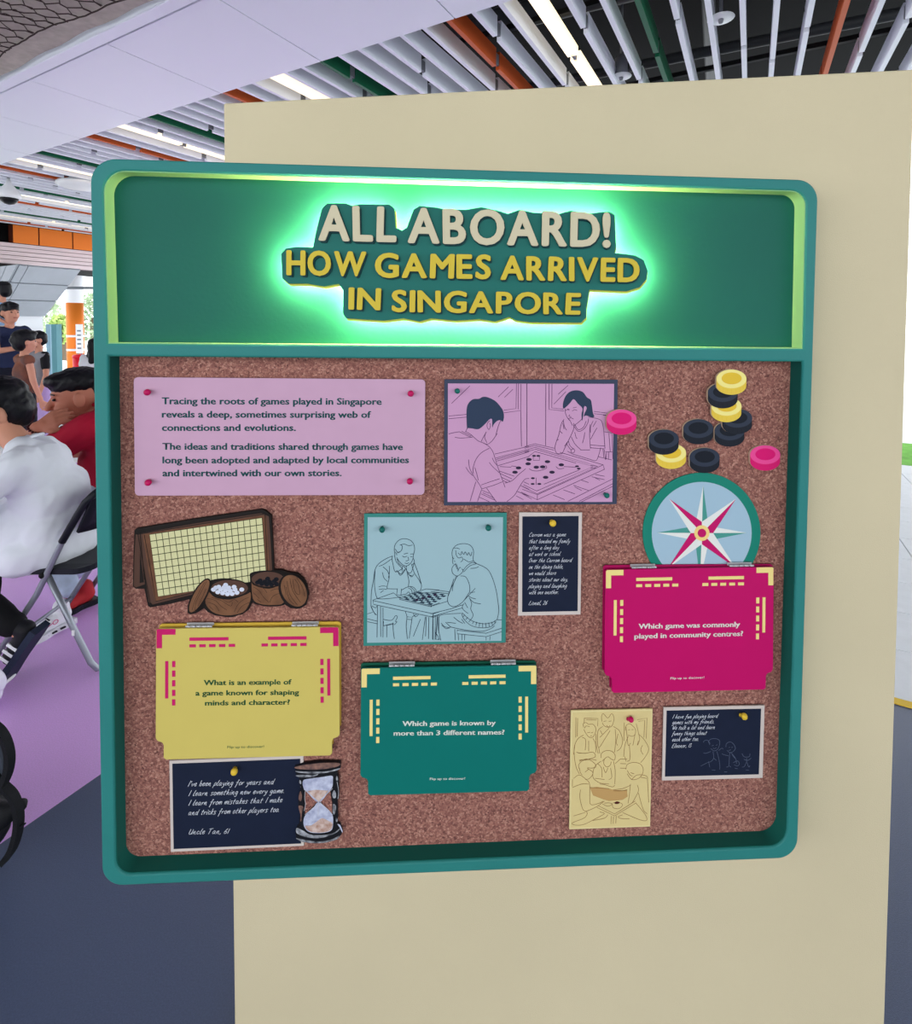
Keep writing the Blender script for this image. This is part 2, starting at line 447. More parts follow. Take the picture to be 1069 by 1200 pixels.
struct('beam_far', hbox(UF + .22, UF + 2.2, -4, 14, zc, 4.9), DK)
# flared grey column head on a white pier, square to the hall
UT, UB = 12.6, 13.5
TL, TR, BR_, BL_ = atU(23, 309, UT), atU(94.5, 316, UT), atU(52, 370, UB), atU(-9, 370, UB)
TR.z = TL.z = (TL.z + TR.z) / 2; BR_.z = BL_.z = (BR_.z + BL_.z) / 2
sT0, sT1, sB0, sB1 = TL.dot(SD), TR.dot(SD), BL_.dot(SD), BR_.dot(SD)
pier = empty('flared_column', hall(14.2, (sB0 + sB1) / 2, 0)); tag(pier, 'white pier with a flared grey panelled head behind the standing people', 'column')
def hp_loc(v): return v - pier.location
DU = 1.9
C8 = [hall(UT, sT0, TL.z), hall(UT, sT1, TL.z), hall(UB, sB1, BL_.z), hall(UB, sB0, BL_.z), hall(UB + DU + .9, sT0, TL.z), hall(UB + DU + .9, sT1, TL.z), hall(UB + DU, sB1, BL_.z), hall(UB + DU, sB0, BL_.z)]
bm = bmesh.new(); vv = [bm.verts.new(hp_loc(v)) for v in C8]
for f in ((0, 1, 2, 3), (4, 7, 6, 5), (0, 3, 7, 4), (1, 5, 6, 2), (0, 4, 5, 1), (3, 2, 6, 7)): bm.faces.new([vv[i] for i in f])
link('column_head_core', bm_mesh(bm), mat('head_core', (96, 102, 110), .6), pier)
HG = mat('head_panel', (178, 184, 192), .5, vary=.05, scale=3)
def head_face(a, b, c, d, fx, nm='head_panel'):
    """cladding panels with open joints over the face a b (top) c d (bottom right, bottom left)"""
    nrm = (b - a).cross(d - a).normalized()
    if nrm.dot(EYEP - a) < 0: nrm = -nrm
    pt = lambda x, y: a.lerp(b, x).lerp(d.lerp(c, x), y)
    for j in range(3):
        for i in range(len(fx) - 1):
            v4 = [pt(fx[i] + .006, j / 3 + .012), pt(fx[i + 1] - .006, j / 3 + .012), pt(fx[i + 1] - .006, (j + 1) / 3 - .012), pt(fx[i] + .006, (j + 1) / 3 - .012)]
            bm = bmesh.new(); lo = [bm.verts.new(hp_loc(v)) for v in v4]; hi = [bm.verts.new(hp_loc(v + nrm * .03)) for v in v4]
            bm.faces.new(lo); bm.faces.new(hi[::-1])
            for q_ in range(4): bm.faces.new((lo[q_], lo[(q_ + 1) % 4], hi[(q_ + 1) % 4], hi[q_]))
            link(nm, bm_mesh(bm), HG, pier)
head_face(C8[0], C8[1], C8[2], C8[3], (0, .13, 1)); head_face(C8[4], C8[0], C8[3], C8[7], (0, .5, .87, 1))
me = hbox(UB + .02, UB + DU, sB0, sB1 - .02, 0, BL_.z + .02); me.transform(Matrix.Translation(-pier.location)); link('pier', me, mat('pier_white', (240, 242, 246), .5), pier)
hd = atU(22, 397, UB + .01); bm = bmesh.new(); hv = []
for i in range(24):
    t = 2 * PI * i / 24; hv.append((math.sin(t) ** 3 * .15, (13 * math.cos(t) - 5 * math.cos(2 * t) - 2 * math.cos(3 * t) - math.cos(4 * t)) / 16 * .15))
a = [bm.verts.new(hp_loc(hd + SD * x + Vector((0, 0, z)))) for x, z in hv]; b = [bm.verts.new(hp_loc(hd - UD * .02 + SD * x + Vector((0, 0, z)))) for x, z in hv]
bm.faces.new(a); bm.faces.new(b[::-1])
for i in range(24): bm.faces.new((a[i], a[(i + 1) % 24], b[(i + 1) % 24], b[i]))
link('heart_decal', bm_mesh(bm), mat('decal_red', (226, 60, 84), .5), pier)
# two door posts
pL, pR = atY(53.5, 380, 11.2), atY(58.6, 380, 11.2)
struct('door_1', box(pL.x, pR.x, 11.2, 11.3, 0, pL.z), mat('door_pale_blue', (150, 186, 206), .4))
pL, pR = atY(60, 380, 11.0), atY(65.8, 380, 11.0)
struct('trim_2', box(pL.x, pR.x, 11.0, 11.15, 0, pL.z), mat('door_teal', (92, 146, 156), .4))
# orange column outdoors, with a notice and a bin
cc = atY(88.5, 400, 15); r = 8.7 / FPX * 15
oc = empty('orange_column', (cc.x, 15, 0)); tag(oc, 'round orange column with a white top, seen outdoors left of the board', 'column')
zt, zw = atY(88, 355, 15).z, atY(88, 334, 15).z
link('shaft', lathe([(r, 0), (r, zt)], 28), mat('column_orange', (240, 132, 48), .5), oc)
link('white_top', lathe([(r * 1.02, zt), (r * 1.02, zw + 1.2)], 28), mat('pier_white', (240, 242, 246), .5), oc)
for z in (395, 411, 408):
    zz = atY(88, z, 15).z
    if z == 408: continue
    link('band', lathe([(r * 1.015, zz), (r * 1.015, zz + .06)], 28), mat('pier_white', (240, 242, 246), .5), oc)
a, b = atY(88.5, 380, 14.5), atY(97, 414, 14.5)
nt_ = empty('notice_board', (a.x, 14.5, 0)); tag(nt_, 'narrow white notice panel standing before the orange column', 'notice')
link('panel', box(0, b.x - a.x, 0, .03, b.z, a.z), mat('pier_white', (240, 242, 246), .5), nt_)
for i in range(5):
    link('printed_line', box(.04, (b.x - a.x) - .04, -.004, 0, a.z - .2 - .12 * i, a.z - .16 - .12 * i), mat('notice_grey', (120, 130, 140), .6), nt_)
for x in (.03, b.x - a.x - .06): link('post', box(x, x + .03, 0.005, .025, 0, b.z), JN, nt_)
a = atY(94, 415, 14.0)
bn = empty('red_bin', (a.x, 14, 0)); tag(bn, 'red bin beside the foot of the orange column', 'bin')
link('body', lathe([(.13, 0), (.16, .1), (.17, a.z - .08)], 20), mat('bin_red', (214, 30, 50), .4), bn); link('lid', lathe([(.18, a.z - .08), (.17, a.z - .02), (.05, a.z)], 20), mat('bin_red', (214, 30, 50), .4), bn)
a, b = atY(58, 337, 14.6), atY(112, 338, 14.6)
cb = link('canopy_bar', box(a.x, b.x + .8, 14.6, 14.7, a.z - .04, a.z + .03), mat('rail_grey', (120, 126, 132), .5)); cb['kind'] = 'structure'
# trees beyond
def tree(x, y0, y1, Y, wpx, seed, label, g=(116, 164, 84)):
    base = atY(x, 400, Y); zt, zb = atY(x, y0, Y).z, atY(x, y1, Y).z; rr = wpx / FPX * Y / 2
    e = empty('tree', (base.x, Y, 0)); tag(e, label, 'tree', 'trees beyond the hall')
    link('trunk', tube([(0, 0, 0), (.1, 0, zb * .6), (0, 0, (zb + zt) / 2)], [.2, .15, .08], 8), mat('bark', (110, 96, 80), .9), e)
    bm = bmesh.new(); rg = random.Random(seed)
    for i in range(1500):
        d = Vector((rg.gauss(0, 1), rg.gauss(0, 1), rg.gauss(0, 1))).normalized() * rg.uniform(.35, 1) ** .5
        if noise.noise(d * 2.2 + Vector((seed, 0, 0))) < -.12: continue
        p = Vector((d.x * rr, d.y * rr * .7, (zt + zb) / 2 + d.z * (zt - zb) / 2))
        s_ = rg.uniform(.05, .12); r1 = Vector((rg.gauss(0, 1), rg.gauss(0, 1), rg.gauss(0, 1))).normalized(); r2 = r1.orthogonal().normalized()
        bm.faces.new([bm.verts.new(p + r1 * s_), bm.verts.new(p + r2 * s_ * .5), bm.verts.new(p - r1 * s_), bm.verts.new(p - r2 * s_ * .5)])
    me = bpy.data.meshes.new('f'); bm.to_mesh(me); bm.free()
    o = link('foliage', me, mat('leaf_%d' % g[0], g, .7, vary=.3, scale=3), e); o['kind'] = 'stuff'
tree(72, 368, 404, 21, 26, 1, 'bright green low tree left of the orange column', (176, 200, 120))
tree(108, 342, 402, 23, 40, 2, 'grey green tall tree right of the orange column', (164, 184, 150))
tree(60, 352, 396, 27, 30, 5, 'pale green distant tree above the door posts', (180, 198, 164))
# ================================================================== DISPLAY BOARD
TEAL = mat('teal_paint', (46, 126, 122), 0.5, vary=0.04, scale=8, bump=0.15, bscale=260)
PANEL = mat('header_panel_paint', (28, 96, 84), 0.5, spec=.12, vary=0.06, scale=4, bump=0.1, bscale=150)
RETURN = mat('pale_green_return', (142, 190, 138), 0.6)
DARKEDGE = mat('frame_inner_shaded', (18, 98, 88), 0.6)  # frame teal, darkened for the shade on the cork recess walls
def cork_material():
    m = bpy.data.materials.new('cork'); m.use_nodes = True; nt = m.node_tree; b = nt.nodes['Principled BSDF']; b.inputs['Roughness'].default_value = 0.9
    tc = nt.nodes.new('ShaderNodeTexCoord')
    v = nt.nodes.new('ShaderNodeTexVoronoi'); v.inputs['Scale'].default_value = 330; v.inputs['Randomness'].default_value = 1
    nz = nt.nodes.new('ShaderNodeTexNoise'); nz.inputs['Scale'].default_value = 300; nz.inputs['Detail'].default_value = 3
    mx = nt.nodes.new('ShaderNodeVectorMath'); mx.operation = 'MULTIPLY_ADD'; mx.inputs[1].default_value = (0.006,) * 3
    nt.links.new(tc.outputs['Object'], nz.inputs['Vector']); nt.links.new(nz.outputs['Color'], mx.inputs[0]); nt.links.new(tc.outputs['Object'], mx.inputs[2])
    nt.links.new(mx.outputs[0], v.inputs['Vector'])
    sp = nt.nodes.new('ShaderNodeSeparateColor'); nt.links.new(v.outputs['Color'], sp.inputs[0])
    r = nt.nodes.new('ShaderNodeValToRGB'); cr = r.color_ramp
    stops = [(0.0, (104, 60, 56)), (0.12, (126, 78, 70)), (0.45, (146, 94, 83)), (0.75, (162, 109, 96)), (1.0, (188, 138, 122))]
    cr.elements[0].position = 0; cr.elements[0].color = srgb(*stops[0][1]) + (1,)
    cr.elements[1].position = 1; cr.elements[1].color = srgb(*stops[-1][1]) + (1,)
    for p, c in stops[1:-1]:
        e = cr.elements.new(p); e.color = srgb(*c) + (1,)
    nt.links.new(sp.outputs[0], r.inputs[0])
    n2 = nt.nodes.new('ShaderNodeTexNoise'); n2.inputs['Scale'].default_value = 520; n2.inputs['Detail'].default_value = 2
    nt.links.new(tc.outputs['Object'], n2.inputs['Vector'])
    m2 = nt.nodes.new('ShaderNodeMapRange'); m2.inputs[1].default_value = 0.3; m2.inputs[2].default_value = 0.7; m2.inputs[3].default_value = 0.74; m2.inputs[4].default_value = 1.12
    nt.links.new(n2.outputs['Fac'], m2.inputs[0])
    mul = nt.nodes.new('ShaderNodeMix'); mul.data_type = 'RGBA'; mul.blend_type = 'MULTIPLY'; mul.inputs[0].default_value = 1
    nt.links.new(r.outputs[0], mul.inputs[6]); nt.links.new(m2.outputs[0], mul.inputs[7]); nt.links.new(mul.outputs[2], b.inputs['Base Color'])
    bp = nt.nodes.new('ShaderNodeBump'); bp.inputs['Strength'].default_value = 0.5; bp.inputs['Distance'].default_value = 0.001
    nt.links.new(sp.outputs[1], bp.inputs['Height']); nt.links.new(bp.outputs[0], b.inputs['Normal'])
    return m
CORKM = cork_material()
q = lambda pts, w: [P(x, y, w) for x, y in pts]
outer = rquad(q([(105.3, 185), (959.6, 211), (934.8, 1005.6), (119.6, 1039)], 0), (.04, .036, .036, .034), 10)
hop = rquad(q([(119.8, 198.8), (945.8, 223.5), (941.9, 409), (125.8, 402.7)], 0), (.036, .026, 0, 0), 9)
cop = rquad(q([(126.3, 416.8), (941.4, 423.2), (922.4, 992.5), (135.3, 1026)], 0), (0, 0, .032, .026), 9)
bd = empty('display_board', mw=MB_)
tag(bd, 'large green framed display board with a lit header and cork pin area', 'display board')
def bpart(name, me, m, parent=None): return link(name, me, m, parent or bd)
bpart('frame', slab_mesh([outer, hop, cop], -0.044, 0.0, 0.0025), TEAL)
def inset(pts, d):
    c = centre(pts); out = []
    n = len(pts)
    for i in range(n):
        a, b, e = Vector(pts[i - 1]), Vector(pts[i]), Vector(pts[(i + 1) % n])
        t1 = (b - a); t2 = (e - b); t1 = t1.normalized() if t1.length > 1e-7 else t2.normalized(); t2 = t2.normalized() if t2.length > 1e-7 else t1
        nn = Vector((-(t1 + t2).y, (t1 + t2).x)).normalized(); k = 1 / max(0.4, nn.dot(Vector((-t1.y, t1.x))))
        c1 = b + nn * d * k; c2 = b - nn * d * k
        out.append(tuple(c1 if (c1 - Vector(c)).length < (c2 - Vector(c)).length else c2))
    return out
bpart('header_return', slab_mesh([hop, inset(hop, .0014)], -0.0285, -0.0026), RETURN)
bpart('cork_return', slab_mesh([cop, inset(cop, .0012)], -0.031, -0.0028), DARKEDGE)
bpart('header_panel', slab_mesh([hop], -0.036, -0.028), PANEL)
bpart('cork_sheet', slab_mesh([cop], -0.040, CORK), CORKM)
bpart('back_board', slab_mesh([outer], -0.048, -0.044), TEAL)
# ---- lit title sign ------------------------------------------------
ZT = dict(org=(300, 200), k=2.138)
plate = [(165, 95), (178, 82), (225, 82), (240, 88), (262, 84), (335, 85), (347, 95), (350, 142), (366, 150), (378, 142), (395, 98), (410, 88), (450, 92), (470, 96), (525, 98), (565, 91), (610, 101), (632, 108), (660, 98), (695, 105), (760, 108), (790, 100), (835, 108), (862, 104), (885, 103), (899, 111), (903, 190), (899, 206), (950, 212), (972, 224), (982, 250), (979, 272), (962, 292), (930, 302), (836, 298), (832, 322), (828, 345), (828, 368), (815, 381), (690, 380), (652, 375), (636, 366), (600, 378), (560, 372), (500, 376), (440, 370), (410, 378), (370, 370), (320, 376), (226, 370), (218, 358), (219, 300), (207, 283), (170, 290), (130, 283), (82, 283), (66, 270), (63, 208), (75, 195), (100, 191), (143, 192), (151, 150)]
DZ = .008
pl = PP(plate, -0.004 + DZ, **ZT)
sc_ = centre(pl); smw = MB_ @ Matrix.Translation((sc_[0], sc_[1], 0))
sign = empty('title_sign', mw=smw)
tag(sign, 'backlit layered title sign reading ALL ABOARD! in raised cream and yellow letters', 'sign')
LED = mat('led_glow', (235, 255, 225), 0.5, emit=(255, 236, 172), strength=160.0)
def spart(name, me, m, parent=None):
    for v in me.vertices: v.co.x -= sc_[0]; v.co.y -= sc_[1]
    return link(name, me, m, parent or sign)
for rw in (((172, 104), (332, 106), (338, 200), (166, 196)), ((404, 108), (890, 118), (888, 212), (394, 200)), ((78, 206), (966, 232), (962, 288), (78, 270)), ((232, 262), (816, 282), (814, 368), (234, 356))):
    spart('light_strip', slab_mesh([PP(rw, -.01, **ZT)[::-1]], -0.0165, -0.0066), LED)
for x_, y_ in ((200, 150), (480, 160), (820, 170), (120, 240), (920, 262), (280, 320), (760, 340)):
    u_, v_ = PP([(x_, y_)], -.02, **ZT)[0]; me = lathe([(.004, -.028), (.004, -.0165)], 10); me.transform(Matrix.Translation((u_, v_, 0))); spart('standoff', me, mat('white_board', (225, 230, 220), .7))
yl = [(a + .0022, b - .0035) for a, b in pl]
spart('yellow_layer', slab_mesh([yl], -0.014 + DZ, -0.009 + DZ, .0004), mat('yellow_acrylic', (206, 200, 84), .45))
spart('teal_layer', slab_mesh([pl], -0.009 + DZ, -0.004 + DZ, .0006), mat('sign_teal', (22, 104, 96), .5))
CREAM = mat('letter_cream', (206, 196, 166), .55); GOLD = mat('letter_gold', (208, 184, 60), .5); SHADE = mat('letter_shadow', (16, 58, 62), .6)
def word_letters(word, x0, y0, x1, y1, cap, m):
    a = Vector(P(300 + x0 / 2.138, 200 + y0 / 2.138, .008)); b = Vector(P(300 + x1 / 2.138, 200 + y1 / 2.138, .008))
    d = b - a; L = d.length; d /= L; n = Vector((-d.y, d.x)); cap = cap / 2.138 * PXM
    RING = [(math.cos(i * PI / 4), math.sin(i * PI / 4)) for i in range(8)] + [(0, 0)]
    fatc = lambda ch, e: bold(text_mesh(ch, 0, e, 4), .036, .026, RING)
    ms = [fatc(ch, 0) for ch in word]; bb = [bbox(k) for k in ms]
    gap = 0.075; tot = sum(q_[1] - q_[0] for q_ in bb) + gap * (len(word) - 1); k = L / tot
    hb = bbox(fatc('H', 0)); kh = cap / (hb[3] - hb[2]); x = 0
    for ch, me, q_ in zip(word, ms, bb):
        bpy.data.meshes.remove(me)
        for nm, dx, dy, w0, w1, mm in (('letter_shadow', .0022, -.0026, -.004, -.0008, SHADE), ('letter', 0, 0, -.0008, .0022, m)):  # dark copy set right and below stands in for the letter's shadow
            me = fatc(ch, .5); nv = len(me.vertices) // 9
            for vi, v in enumerate(me.vertices):
                fx = (v.co.x - q_[0] + x) * k; fy = (v.co.y - hb[2]) * kh
                fx += 0.03 * fy * math.sin(x * 5)
                p = a + d * fx + n * fy; v.co = (p.x + dx - sc_[0], p.y + dy - sc_[1], (w0 if v.co.z < 0 else w1 + (vi // nv) * 2.5e-5) + DZ)
            if nm == 'letter': link('letter', me, mm, sign)
            else: bk = me; link('letter_shadow', me, mm, sign)
        x += q_[1] - q_[0] + gap
word_letters('ALL', 157, 176, 352, 180, 86, CREAM)
word_letters('ABOARD!', 380, 182, 888, 193, 86, CREAM)
word_letters('HOW', 77, 262, 275, 265, 60, GOLD)
word_letters('GAMES', 298, 268, 588, 272, 60, GOLD)
word_letters('ARRIVED', 612, 274, 960, 280, 60, GOLD)
word_letters('IN', 232, 348, 312, 350, 54, GOLD)
word_letters('SINGAPORE', 340, 354, 812, 361, 54, GOLD)

# ---- push pins ---------------------------------------------------
PINM = {'pink': mat('pin_pink', (190, 20, 90), .3), 'green': mat('pin_green', (24, 104, 96), .3), 'yellow': mat('pin_yellow', (228, 190, 60), .3)}
STEEL = mat('steel', (196, 196, 200), .35, metal=.35)
pins = []
def pin(x, y, w, col, label, group=None, lean=(0, 0), r=.0055):
    u, v = P(x, y, w + .006)
    e = empty('push_pin', mw=MB_ @ Matrix.Translation((u, v, w)) @ Euler((lean[0], lean[1], 0)).to_matrix().to_4x4())
    tag(e, label, 'push pin', group)
    link('pin_head', lathe([(r * .6, 0.0004), (r * .66, .001), (r * .5, .003), (r * .7, .0055), (r, .008), (r * .97, .0105), (r * .7, .0128), (r * .25, .0138)], 16), PINM[col], e)
    link('pin_needle', lathe([(.0004, -.009), (.0006, 0.0)], 6), STEEL, e)
# ---- text panel --------------------------------------------------
INK = mat('ink_teal', (38, 88, 92), .7); PINKP = mat('lilac_card', (198, 158, 184), .6, vary=.02, scale=20)
wf = -0.022
tp = Thing('text_panel', rquad(q([(156.5, 442), (498.5, 444.7), (497.5, 580), (158, 581)], wf), (.007,) * 4, 5), wf - .004, wf, PINKP,
           'lilac text panel with two green paragraphs and four pink pins', 'panel', bevel=.0004)
ZI = ((140, 420), 2.813)
def zp(x, y, Z, w): return P(Z[0][0] + x / Z[1], Z[0][1] + y / Z[1], w)
def para(thing, lines, Z, w, cap, off, m, name='lettering'):
    ms = [text_line(s, zp(xa, ya, Z, w), zp(xb, yb, Z, w), cap / Z[1] * PXM, w, .012, fat=off) for s, xa, ya, xb, yb in lines]
    return thing.mesh(name, join_meshes(ms), m)
para(tp, [('Tracing the roots of games played in Singapore', 140, 151, 865, 153), ('reveals a deep, sometimes surprising web of', 140, 195, 830, 196),
          ('connections and evolutions.', 140, 239, 582, 239)], ZI, wf, 22.5, .022, INK)
para(tp, [('The ideas and traditions shared through games have', 142, 301, 935, 302), ('long been adopted and adapted by local communities', 142, 346, 955, 345),
          ('and intertwined with our own stories.', 142, 389, 733, 388)], ZI, wf, 22.5, .022, INK)
for (x, y, t, ln) in ((172, 459.5, 'top left', (0, .25)), (481.5, 461, 'top right', (0, 0)), (173, 565, 'bottom left', (0, .25)), (480.5, 563.5, 'bottom right', (0, 0))):
    pin(x, y, wf, 'pink', 'pink push pin in the %s corner of the lilac text panel' % t, 'pink pins of the text panel', ln)

# ---- flip cards --------------------------------------------------
def bil(c, fx, fy):
    t = Vector(c[0]).lerp(Vector(c[1]), fx); b = Vector(c[3]).lerp(Vector(c[2]), fx); return tuple(t.lerp(b, fy))
def flip_card(label, Z, fl, bk, mf, mb, md, mt, lines, foot, cap):
    wf, wb = -0.0150, -0.0240
    F = [zp(x, y, Z, wf) for x, y in fl]; B = [zp(x, y, Z, wb) for x, y in bk]
    co = centre(F)
    e = Thing('flip_card', F, 0, 0, None, label, 'flip card', 'flip cards with a question', root_empty=True)
    shp = [(0.012, 0), (.988, 0), (1, .014), (1, .835), (.99, .855), (.965, .868), (.957, .89), (.957, .985), (.945, 1), (.055, 1), (.043, .985), (.043, .89), (.035, .868), (.01, .855), (0, .835), (0, .014)]
    e.slab('back_plate', [bil(B, a, b) for a, b in shp], wb - .0025, wb, mb, .0004)
    fo = e.slab('flap', [bil(F, a, b) for a, b in shp], wf - .004, wf, mf, .0004)
    def prt(name, rects): return e.mesh(name, multi_slab([[bil(F, a, b) for a, b in r] for r in rects], wf, wf + .0003), md, fo)
    rc = lambda a, b, c, d: [(a, b), (c, b), (c, d), (a, d)]
    for s in (0, 1):
        X = (lambda r: [(1 - a, b) for a, b in r][::-1]) if s else (lambda r: r)
        prt('corner_mark', [X([(.003, .008), (.01, .001), (.105, .001), (.105, .045), (.033, .045), (.033, .147), (.003, .147)])])
        prt('bar_mark', [X(rc(.18, .068, .392, .093))]); prt('bar_mark', [X(rc(.05, .245, .067, .53))])
        for i in range(5): prt('dash_mark', [X(rc(.18 + .0533 * i, .120, .215 + .0533 * i, .143))])
        for i in range(5): prt('dash_mark', [X(rc(.087, .245 + .0733 * i, .105, .292 + .0733 * i))])
    for s in (.155, .735):
        a, b = Vector(bil(F, s, -.012)), Vector(bil(F, s + .147, -.012)); d = b - a
        bm = bmesh.new()
        for i in range(5):
            p0 = a + d * (i * .2 + .01); p1 = a + d * (i * .2 + .19)
            add_tube(bm, [(p0.x - e.c[0], p0.y - e.c[1], -.0165), (p1.x - e.c[0], p1.y - e.c[1], -.0165)], .0016, 8)
        h = link('hinge', bm_mesh(bm, sm=True), STEEL, e.o)
        a2, b2 = a, b
        lf = [(a.x, a.y - .002), (b.x, b.y - .002), (b.x, b.y + .0028), (a.x, a.y + .0028)]
        e.mesh('hinge_leaf', multi_slab([lf], wb, wb + .0012), STEEL, h)
    ms = [text_line(s, zp(xa, ya, Z, wf), zp(xb, yb, Z, wf), cap / Z[1] * PXM, wf, .012, fat=.02) for s, xa, ya, xb, yb in lines]
    e.mesh('lettering', join_meshes(ms), mt, fo)
    s, xa, ya, xb, yb = foot
    e.mesh('lettering', text_line(s, zp(xa, ya, Z, wf), zp(xb, yb, Z, wf), 12.5 / Z[1] * PXM, wf, .0), mt, fo)
    return e
YEL = mat('card_yellow', (206, 188, 100), .55, vary=.015, scale=15); YEL2 = mat('card_yellow_back', (204, 168, 62), .5)
GRN = mat('card_green', (8, 112, 104), .5, vary=.02, scale=15); GRN2 = mat('card_green_back', (18, 84, 66), .5)
MAG = mat('card_magenta', (190, 10, 98), .5, vary=.02, scale=15); MAG2 = mat('card_magenta_back', (168, 12, 84), .5)
MARKP = mat('mark_pink', (196, 28, 100), .55); MARKY = mat('mark_yellow', (238, 216, 138), .55)
flip_card('yellow hinged flip card with pink marks asking for an example of a game', ((160, 710), 4.112), [(94, 111), (976, 102), (980, 720), (92, 742)],
          [(110, 88), (986, 76), (986, 672), (110, 694)], YEL, YEL2, MARKP, mat('ink_green', (38, 92, 58), .7),
          [('What is an example of', 324, 382, 748, 378), ('a game known for shaping', 284, 432, 784, 428), ('minds and character?', 330, 480, 740, 475)],
          ('Flip up to discover!', 438, 686, 615, 683), 26)
flip_card('dark green hinged flip card with yellow marks about more than 3 names', ((400, 760), 4.276), [(99, 100), (980, 84), (980, 713), (95, 738)],
          [(98, 74), (978, 62), (978, 690), (98, 712)], GRN, GRN2, MARKY, mat('ink_white', (232, 236, 228), .7),
          [('Which game is known by', 306, 388, 774, 383), ('more than 3 different names?', 262, 436, 818, 430)],
          ('Flip up to discover!', 444, 658, 620, 656), 26)
flip_card('magenta hinged flip card with yellow marks about community centres', ((690, 640), 4.454), [(88, 124), (967, 109), (962, 748), (83, 768)],
          [(76, 100), (962, 94), (958, 730), (70, 745)], MAG, MAG2, MARKY, mat('ink_white', (232, 236, 228), .7),
          [('Which game was commonly', 260, 431, 790, 420), ('played in community centres?', 238, 483, 806, 468)],
          ('Flip up to discover!', 427, 695, 603, 690), 28)

# ---- compass -----------------------------------------------------
ZC = ((740, 540), 5.345); wc = -0.0277
def ell(cx, cy, rx, ry, n=48, rot=0, Z=None, w=0, a0=0, a1=360):
    out = []
    for i in range(n):
        a = R_(a0 + (a1 - a0) * i / n); x, y = rx * math.cos(a), ry * math.sin(a); c, s = math.cos(R_(rot)), math.sin(R_(rot))
        out.append(zp(cx + x * c - y * s, cy + x * s + y * c, Z, w))
    return out[::-1]
cp = Thing('compass_disc', ell(441, 452, 369, 377, 72, 0, ZC, wc), wc - .0023, wc, mat('compass_green', (22, 126, 108), .5), 'round compass rose disc behind the magenta flip card', 'compass', bevel=.0003)
cp.slab('dial', ell(441, 452, 313, 320, 72, 0, ZC, wc), wc, wc + .0001, mat('dial_blue', (160, 188, 206), .6))
WHT = mat('print_white', (226, 226, 222), .6); TLL = mat('print_teal', (72, 148, 138), .6); PNK = mat('print_pink', (192, 14, 100), .6)
def half(name, tip, cor, m, h): cp.mesh(name, multi_slab([[zp(*p, ZC, wc) for p in ((441, 452), cor, tip)]], wc + .0001, wc + h), m)
c8 = {'ne': (482, 408), 'nw': (400, 408), 'sw': (400, 498), 'se': (486, 498)}
for tip, c1, c2 in (((450, 155), 'nw', 'ne'), ((722, 451), 'ne', 'se'), ((430, 750), 'se', 'sw'), ((160, 450), 'sw', 'nw')):
    half('star_point', tip, c8[c1], WHT, .0003); half('star_point', tip, c8[c2], TLL, .0003)
c4 = {'n': (441, 382), 'e': (512, 452), 's': (441, 522), 'w': (372, 452)}
for tip, c1, c2 in (((655, 238), 'n', 'e'), ((652, 668), 's', 'e'), ((232, 668), 's', 'w'), ((235, 236), 'w', 'n')):
    half('star_point', tip, c4[c1], WHT if tip != (652, 668) else PNK, .0005); half('star_point', tip, c4[c2], PNK if tip != (652, 668) else WHT, .0005)
cp.slab('hub', ell(441, 452, 48, 49, 32, 0, ZC, wc), wc + .0005, wc + .0006, mat('hub_yellow', (238, 206, 130), .6))
cp.slab('hub_dot', ell(441, 452, 27, 27, 24, 0, ZC, wc), wc + .0006, wc + .0007, PNK)

# ---- game counters (printed cut-outs) -----------------------------
ZD = ((700, 420), 4.454)
DC = {'yellow': ((228, 196, 72), (240, 226, 138), (224, 186, 52)), 'black': ((22, 27, 38), (44, 52, 68), (12, 19, 32)), 'pink': ((214, 20, 108), (232, 72, 146), (214, 8, 108))}
CORE = mat('cutout_core', (176, 150, 128), .8)
counters = [('yellow', 701, 107, 9, 'yellow counter on top of the tall pile'), ('black', 656, 178, 7, 'black counter just under the topmost yellow one'),
    ('yellow', 675, 250, 5, 'yellow counter in the middle of the tall pile'), ('black', 731, 312, 3, 'black counter at the lower right of the tall pile'),
    ('black', 691, 378, 1, 'black counter at the foot of the tall pile'), ('black', 528, 366, 1, 'black counter lying alone left of the tall pile'),
    ('black', 348, 420, 3, 'black counter resting on a lone yellow one'), ('yellow', 386, 494, 1, 'yellow counter half under a black one, beside the picture card'),
    ('black', 561, 516, 1, 'black counter just above the compass disc'), ('pink', 127, 316, 7, 'pink counter overlapping the edge of the lilac picture card'),
    ('pink', 877, 503, 1, 'pink counter beside the right edge of the cork')]
